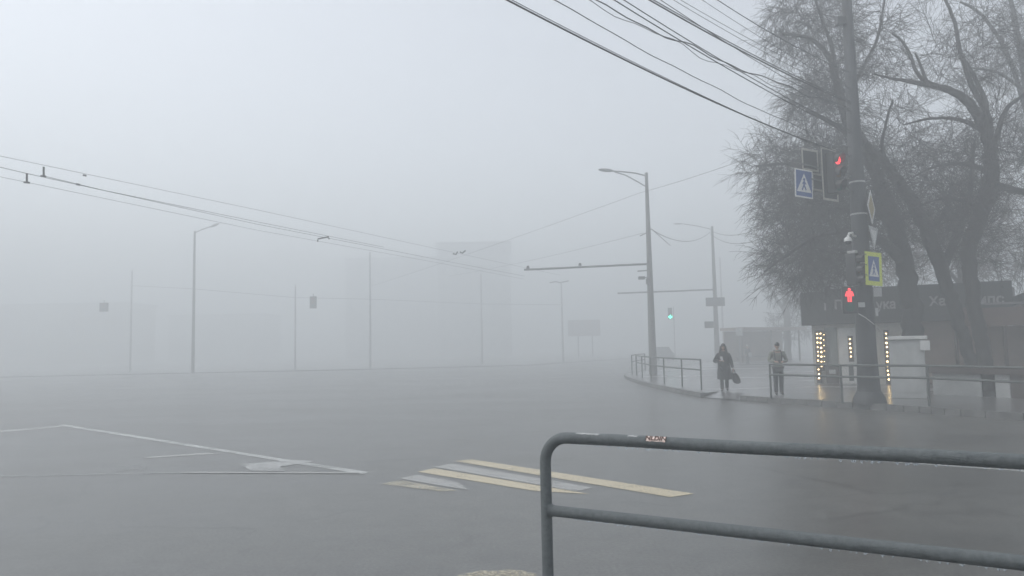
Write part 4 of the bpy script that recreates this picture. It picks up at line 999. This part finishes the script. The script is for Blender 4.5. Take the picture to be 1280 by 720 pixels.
def head(mb, c, s=1.0, tilt=0.0):
    M3 = Matrix.Translation(Vector(c)) @ Matrix.Rotation(tilt, 4, 'X')
    vs, fs = [], []; n, m = 20, 14
    for i in range(m + 1):
        la = -math.pi / 2 + math.pi * i / m
        for j in range(n):
            lo = 2 * math.pi * j / n; x, y, z = math.cos(la) * math.cos(lo), math.cos(la) * math.sin(lo), math.sin(la)
            w = .074 * (1 - .16 * max(0, -z)); d = .096 * (1 - .12 * max(0, -z)); h_ = .118
            q = Vector((x * w, y * d, z * h_))
            if y < -.5 and abs(x) < .3: 
                q.y -= .018 * math.exp(-((z + .12) / .16) ** 2) * (1 - abs(x) / .3) + .006 * math.exp(-((z + .5) / .1) ** 2)
            if y < -.3 and abs(abs(x) - .38) < .22: q.y += .010 * math.exp(-((z - .05) / .12) ** 2)
            vs.append(M3 @ (q * s))
    for i in range(m):
        for j in range(n):
            j2 = (j + 1) % n; fs.append((i * n + j, i * n + j2, (i + 1) * n + j2, (i + 1) * n + j))
    mb.add(vs, fs)
    for sx in (-1, 1): mb.ell(M3 @ Vector((sx * .076 * s, .008, -.01)), (.011, .022, .032), 8, 6)
    return M3
def hand(mb, wrist, d, up, side):
    """palm plus five bent fingers, d = direction of the hand, up = back of the hand, side = +1/-1 where the thumb leaves"""
    d = unit(Vector(d)); up = unit(Vector(up) - d * Vector(up).dot(d)); rt_ = d.cross(up) * side; w = Vector(wrist)
    V, F_ = skin([(w, .026), (w + d * .045, (.036, .022)), (w + d * .09, (.040, .020))], [(0, 1), (1, 2)], 1); mb.add(V, F_)
    for k, L_ in enumerate((.070, .078, .072, .058)):
        b = w + d * .08 + rt_ * (.028 - .0185 * k); c1 = b + d * L_ * .5 - up * .012; c2 = c1 + d * L_ * .3 - up * .03; c3 = c2 + d * .008 - up * .022
        V, F_ = skin([(b, .0095), (c1, .009), (c2, .0085), (c3, .0075)], [(0, 1), (1, 2), (2, 3)], 1); mb.add(V, F_)
    b = w + d * .03 + rt_ * .026; V, F_ = skin([(b, .012), (b + rt_ * .026 + d * .025, .011), (b + rt_ * .030 + d * .055 - up * .015, .0095)], [(0, 1), (1, 2)], 1); mb.add(V, F_)

def person(name, label, loc, rz, scale, arms, headtilt, female=False):
    t = thing(name, label, 'person', (0, 0, 0))
    sw = .165 if female else .19; f = .9 if female else 1.0
    J = [((0, 0, .93), (.14 * f, .105 * f)), ((0, 0, 1.10), (.125 * f, .095 * f)), ((0, 0, 1.28), (.155 * f, .11 * f)), ((0, .01, 1.42), (.10 * f, .08 * f)), ((0, .005, 1.49), .052), ((0, -.01, 1.56), .055)]
    E = [(0, 1), (1, 2), (2, 3), (3, 4), (4, 5)]
    for sx, (el, wr) in zip((-1, 1), arms):
        k = len(J)
        J += [((sx * sw, .01, 1.40), .062 * f), (el, .044 * f), (wr, .029)]; E += [(3, k), (k, k + 1), (k + 1, k + 2)]
        k = len(J); o_ = (-.15 if sx < 0 else .13) if female else (-.03 if sx < 0 else .02)
        J += [((sx * .088, .0, .86), .088 * f), ((sx * .092, -.015 + o_ * .6, .50), .056 * f), ((sx * .092, .02 + o_, .09), .038), ((sx * .105, -.13 + o_, .035), .032)]
        E += [(0, k), (k, k + 1), (k + 1, k + 2), (k + 2, k + 3)]
    mb = MB(); V, F_ = skin(J, E, 2); mb.add(V, F_)
    hm = head(mb, (0, -.015, 1.645), 1.0, headtilt)
    for sx, (el, wr) in zip((-1, 1), arms):
        hand(mb, wr, Vector(wr) - Vector(el), (sx * .3, -.4, 1), -sx)
    body = mb.build('body', M['skin'], t, True)
    return t, J, E, hm
def finish(t, loc, rz, s):
    t.location = loc; t.rotation_euler = (0, 0, rz); t.scale = (s, s, s)
def face(hm, t):
    for sx in (-1, 1): MB().ell(hm @ Vector((sx * .03, -.083, .005)), (.011, .008, .007), 8, 6).build('eye', M['white'], t, True)
    MB().ell(hm @ Vector((0, -.086, -.058)), (.022, .007, .006), 8, 6).build('mouth', M['sign_amber'], t, True)
def oval(cx, cy, z, rx, ry, n=18): return [Vector((cx + rx * math.cos(2 * math.pi * i / n), cy + ry * math.sin(2 * math.pi * i / n), z)) for i in range(n)]

# man in khaki jacket looking at a phone
arms = [((-.295, -.02, 1.13), (-.115, -.235, 1.12)), ((.295, -.02, 1.13), (.095, -.25, 1.11))]
t, J, E, hm = person('person', 'man in khaki jacket and dark cap standing behind the fence end looking down', None, 0, 1, arms, R(16))
face(hm, t)
jj = [(p, tuple(x * 1.22 for x in r) if isinstance(r, tuple) else r * 1.32) for p, r in J]
idx = [0, 1, 2, 3]; joints = [((0, 0, .77), (.215, .16))] + [jj[i] for i in idx] ; ed = [(0, 1), (1, 2), (2, 3), (3, 4)]
for k in (6, 13):
    o_ = len(joints); joints += [jj[k], jj[k + 1], (tuple(Vector(jj[k + 1][0]).lerp(Vector(jj[k + 2][0]), .92)), .045)]; ed += [(4, o_), (o_, o_ + 1), (o_ + 1, o_ + 2)]
V, F_ = skin(joints, ed, 2); jk = MB().add(V, F_).build('jacket', M['jacket'], t, True)
MB().tube([Vector((.075 * math.cos(a), .01 + .075 * math.sin(a), 1.475)) for a in [i * math.pi / 8 for i in range(17)]], .03, 8).build('collar', M['jacket'], t, True)
def legs(t, J, k1, k2, m, f=1.2, zend=.1):
    joints = [((0, 0, .90), (.17, .125))]; ed = []
    for k in (k1, k2):
        o_ = len(joints); joints += [(J[k][0], J[k][1] * 1.18), (J[k + 1][0], J[k + 1][1] * 1.5), (tuple(Vector(J[k + 2][0]) + Vector((0, 0, .10))), .072), (tuple(Vector(J[k + 2][0]) + Vector((0, -.01, -.045))), .074)]; ed += [(0, o_), (o_, o_ + 1), (o_ + 1, o_ + 2), (o_ + 2, o_ + 3)]
    V, F_ = skin(joints, ed, 2); MB().add(V, F_).build('trousers', M[m], t, True)
def shoes(t, J, k1, k2, f=1.5):
    for k in (k1, k2):
        a, b = Vector(J[k + 2][0]), Vector(J[k + 3][0]); V, F_ = skin([((a.x, a.y + .05, .045), .05), ((a.x, a.y - .02, .055), .052), (tuple(b + Vector((0, .03, .008))), .046), (tuple(b + Vector((0, -.03, .002))), .036)], [(0, 1), (1, 2), (2, 3)], 2)
        V = [(x, y, max(z, .004)) for x, y, z in V]; MB().add(V, F_).build('shoe', M['shoe'], t, True)
legs(t, J, 9, 16, 'trousers'); shoes(t, J, 9, 16)
MB().ell(hm @ Vector((0, .006, .02)), (.084, .106, .105), 16, 8, F=hm.to_3x3().to_4x4(), z_from=0).build('cap', M['hair'], t, True)
for sx in (-1, 1): MB().tube([(sx * .10, -.125, 1.12), (sx * .115, -.15, 1.28), (sx * .115, -.10, 1.42), (sx * .10, .02, 1.49), (sx * .10, .12, 1.40)], .02, 8).build('bag_strap', M['trousers'], t, True)
mg = G(974, 493.5, PZ); finish(t, (mg.x, mg.y, PZ), R(-8), .865)
ph_m = Matrix.Translation((mg.x, mg.y, PZ)) @ Matrix.Rotation(R(-8), 4, 'Z') @ Matrix.Scale(.865, 4)
phn = tag(MB().bbox((0, 0, 0), (.075, .012, .15), .004, F=ph_m @ Matrix.Translation((-.01, -.345, 1.125)) @ Matrix.Rotation(R(-40), 4, 'X')).build('phone', M['black']), 'small dark phone held in front of the man in the khaki jacket', 'phone')

# woman in long black coat with a bag
arms = [((-.35, -.04, 1.10), (-.13, -.24, 1.16)), ((.27, .02, 1.10), (.32, -.02, .84))]
t, J, E, hm = person('person', 'woman in long black coat and dark loose hair standing at the kerb ramp', None, 0, 1, arms, R(4), True)
face(hm, t)
rings = [oval(0.03, .03, .44, .285, .23), oval(.03, .03, .54, .28, .22), oval(.02, .02, .64, .27, .20), oval(.01, .01, .82, .24, .18), oval(0, 0, 1.02, .215, .16), oval(0, 0, 1.20, .22, .16), oval(0, 0, 1.34, .225, .145), oval(0, .005, 1.43, .17, .11), oval(0, .005, 1.49, .09, .08)]
ct_ = MB().loft(rings)
for sx, (el, wr) in zip((-1, 1), arms):
    V, F_ = skin([((sx * .13, .01, 1.38), .085), ((sx * .19, .01, 1.36), .08), (el, .068), (tuple(Vector(el).lerp(Vector(wr), .95)), .05)], [(0, 1), (1, 2), (2, 3)], 2); ct_.add(V, F_)
ct_.build('coat', M['coat_black'], t, True)
legs(t, J, 9, 16, 'trousers'); shoes(t, J, 9, 16)
hr = MB(); hr.ell(hm @ Vector((0, .016, .022)), (.094, .108, .112), 16, 8, z_from=-.1)
for i in range(17):
    a = R(-22) + R(224) * i / 16; x, y = .088 * math.cos(a), .012 + .092 * math.sin(a); q = hm @ Vector((x, y, .03))
    hr.tube([q, q + Vector((x * .12, y * .1, -.12)), q + Vector((x * .45, y * .3 - .02, -.26)), q + Vector((x * .5, y * .2 - .03, -.36))], [.03, .038, .04, .02], 8)
hr.build('hair', M['hair'], t, True)
wg = G(906, 488.5, PZ); finish(t, (wg.x, wg.y, PZ), R(-14), .86); t.rotation_euler.x = .09
wm = Matrix.Translation((wg.x, wg.y, PZ)) @ Matrix.Rotation(R(-14), 4, 'Z') @ Matrix.Rotation(.09, 4, 'X') @ Matrix.Scale(.86, 4)
bg = thing('shoulder_bag', 'slouchy black bag held low beside the woman in the long coat', 'bag', wm @ Vector((.38, .0, .3)))
def wr_(pts): return [wm @ Vector(p) for p in pts]
def bring(z, cx, rx, ry): return [wm @ Vector((cx + rx * math.cos(2 * math.pi * i / 16), .0 + ry * math.sin(2 * math.pi * i / 16), z)) for i in range(16)]
MB().loft([bring(.27, .47, .06, .04), bring(.30, .46, .13, .075), bring(.42, .43, .15, .085), bring(.56, .39, .13, .07), bring(.66, .36, .08, .04)]).build('bag_body', M['coat_black'], bg, True)
MB().tube(wr_([(.30, 0, .62), (.29, -.02, .76), (.325, -.02, .80), (.38, -.01, .76), (.41, 0, .62)]), .012, 8).build('handle', M['coat_black'], bg, True)
p_ = wm @ Vector((-.075, -.315, 1.245))
tag(MB().bbox((0, 0, 0), (.075, .014, .15), .004, F=Matrix.Translation(p_) @ Matrix.Rotation(R(-35), 4, 'X')).build('phone', M['sign_back']), 'pale phone in the hand of the woman in the long coat', 'phone')

# small far figure by the shelter
arms = [((-.26, .0, 1.12), (-.25, -.10, .90)), ((.26, .0, 1.12), (.22, -.12, .90))]
t, J, E, hm = person('person', 'small blurred figure in a dark coat and pale hat walking by the bus shelter', None, 0, 1, arms, 0)
face(hm, t)
jj = [(p, tuple(x * 1.3 for x in r) if isinstance(r, tuple) else r * 1.35) for p, r in J]
joints = [((0, 0, .78), (.21, .16))] + [jj[i] for i in idx]; ed = [(0, 1), (1, 2), (2, 3), (3, 4)]
for k in (6, 13):
    o_ = len(joints); joints += [jj[k], jj[k + 1], (tuple(Vector(jj[k + 1][0]).lerp(Vector(jj[k + 2][0]), .92)), .05)]; ed += [(4, o_), (o_, o_ + 1), (o_ + 1, o_ + 2)]
V, F_ = skin(joints, ed, 2); MB().add(V, F_).build('coat', M['coat_black'], t, True)
legs(t, J, 9, 16, 'trousers'); shoes(t, J, 9, 16)
MB().ell(hm @ Vector((0, .006, .01)), (.09, .11, .125), 16, 8, z_from=0).build('hat', M['white_dirty'], t, True)
fg = P(935, 456, 54); finish(t, (fg.x, fg.y, PZ), R(20), .80)
fm = Matrix.Translation((fg.x, fg.y, PZ)) @ Matrix.Rotation(R(20), 4, 'Z') @ Matrix.Scale(.80, 4)
fb = thing('carrier_bag', 'pale carrier bag held in front of the small far figure', 'bag', fm @ Vector((.0, -.3, .7)))
def bring2(z, rx, ry): return [fm @ Vector((.05 + rx * math.cos(2 * math.pi * i / 14), -.30 + ry * math.sin(2 * math.pi * i / 14), z)) for i in range(14)]
MB().loft([bring2(.68, .10, .06), bring2(.72, .16, .09), bring2(.92, .17, .09), bring2(1.08, .12, .05)]).build('bag_body', M['white_dirty'], fb, True)

# ---------------------------------------------------------------- haze
SIG = .0200
hz = MB().box((0, 300 - 10, (23.5 - 1.05) / 2), (720, 800, 23.5 + 1.05)).build('haze', M['water']); hz['kind'] = 'stuff'
hm_ = bpy.data.materials.new('haze_air'); hm_.use_nodes = True; N = hm_.node_tree.nodes; L = hm_.node_tree.links
for n_ in list(N): N.remove(n_)
out = N.new('ShaderNodeOutputMaterial'); pv = N.new('ShaderNodeVolumePrincipled')
pv.inputs['Color'].default_value = (.835, .862, .870, 1); pv.inputs['Density'].default_value = SIG; pv.inputs['Anisotropy'].default_value = .25
try: pv.inputs['Density Attribute'].default_value = ''
except Exception: pass
L.new(pv.outputs['Volume'], out.inputs['Volume'])
try: hm_.cycles.homogeneous_volume = True
except Exception as ex: print('homog', ex)
hz.data.materials.clear(); hz.data.materials.append(hm_)
hz['label'] = 'thick pale grey fog filling the crossroads'

# ---------------------------------------------------------------- overcast daylight
w = bpy.data.worlds.new('World'); SC.world = w; w.use_nodes = True; N = w.node_tree.nodes; L = w.node_tree.links
bg_ = N['Background']; sky = N.new('ShaderNodeTexSky'); sky.sky_type = 'NISHITA'; sky.sun_disc = False
EL, ROT = R(55), R(272)
sky.sun_elevation = EL; sky.sun_rotation = ROT; sky.air_density = 1.0; sky.dust_density = 2.0; sky.ozone_density = 1.0
hs = N.new('ShaderNodeHueSaturation'); hs.inputs['Saturation'].default_value = .29
L.new(sky.outputs['Color'], hs.inputs['Color']); L.new(hs.outputs['Color'], bg_.inputs['Color']); bg_.inputs['Strength'].default_value = .15
sd = bpy.data.lights.new('sun', 'SUN'); sd.energy = .6; sd.angle = R(40); sd.color = (1, .98, .95)
so = bpy.data.objects.new('sun', sd); COL.objects.link(so)
dvec = Vector((math.sin(ROT) * math.cos(EL), math.cos(ROT) * math.cos(EL), math.sin(EL)))
so.rotation_euler = dvec.to_track_quat('Z', 'Y').to_euler(); so.location = (0, -5, 30)

SC.view_settings.view_transform = 'Standard'; SC.view_settings.look = 'None'; SC.view_settings.gamma = 1; SC.view_settings.use_curve_mapping = False
SC.view_settings.exposure = 0.82
SC.render.engine = 'CYCLES'
cy = SC.cycles
cy.use_denoising = True
try: cy.denoiser = 'OPENIMAGEDENOISE'; cy.denoising_input_passes = 'RGB_ALBEDO_NORMAL'; cy.denoising_prefilter = 'ACCURATE'
except Exception as ex: print(ex)
cy.max_bounces = 10; cy.diffuse_bounces = 3; cy.glossy_bounces = 3; cy.transmission_bounces = 6; cy.volume_bounces = 6; cy.transparent_max_bounces = 8
cy.sample_clamp_indirect = 4.0; cy.use_adaptive_sampling = False; cy.caustics_reflective = False; cy.caustics_refractive = False
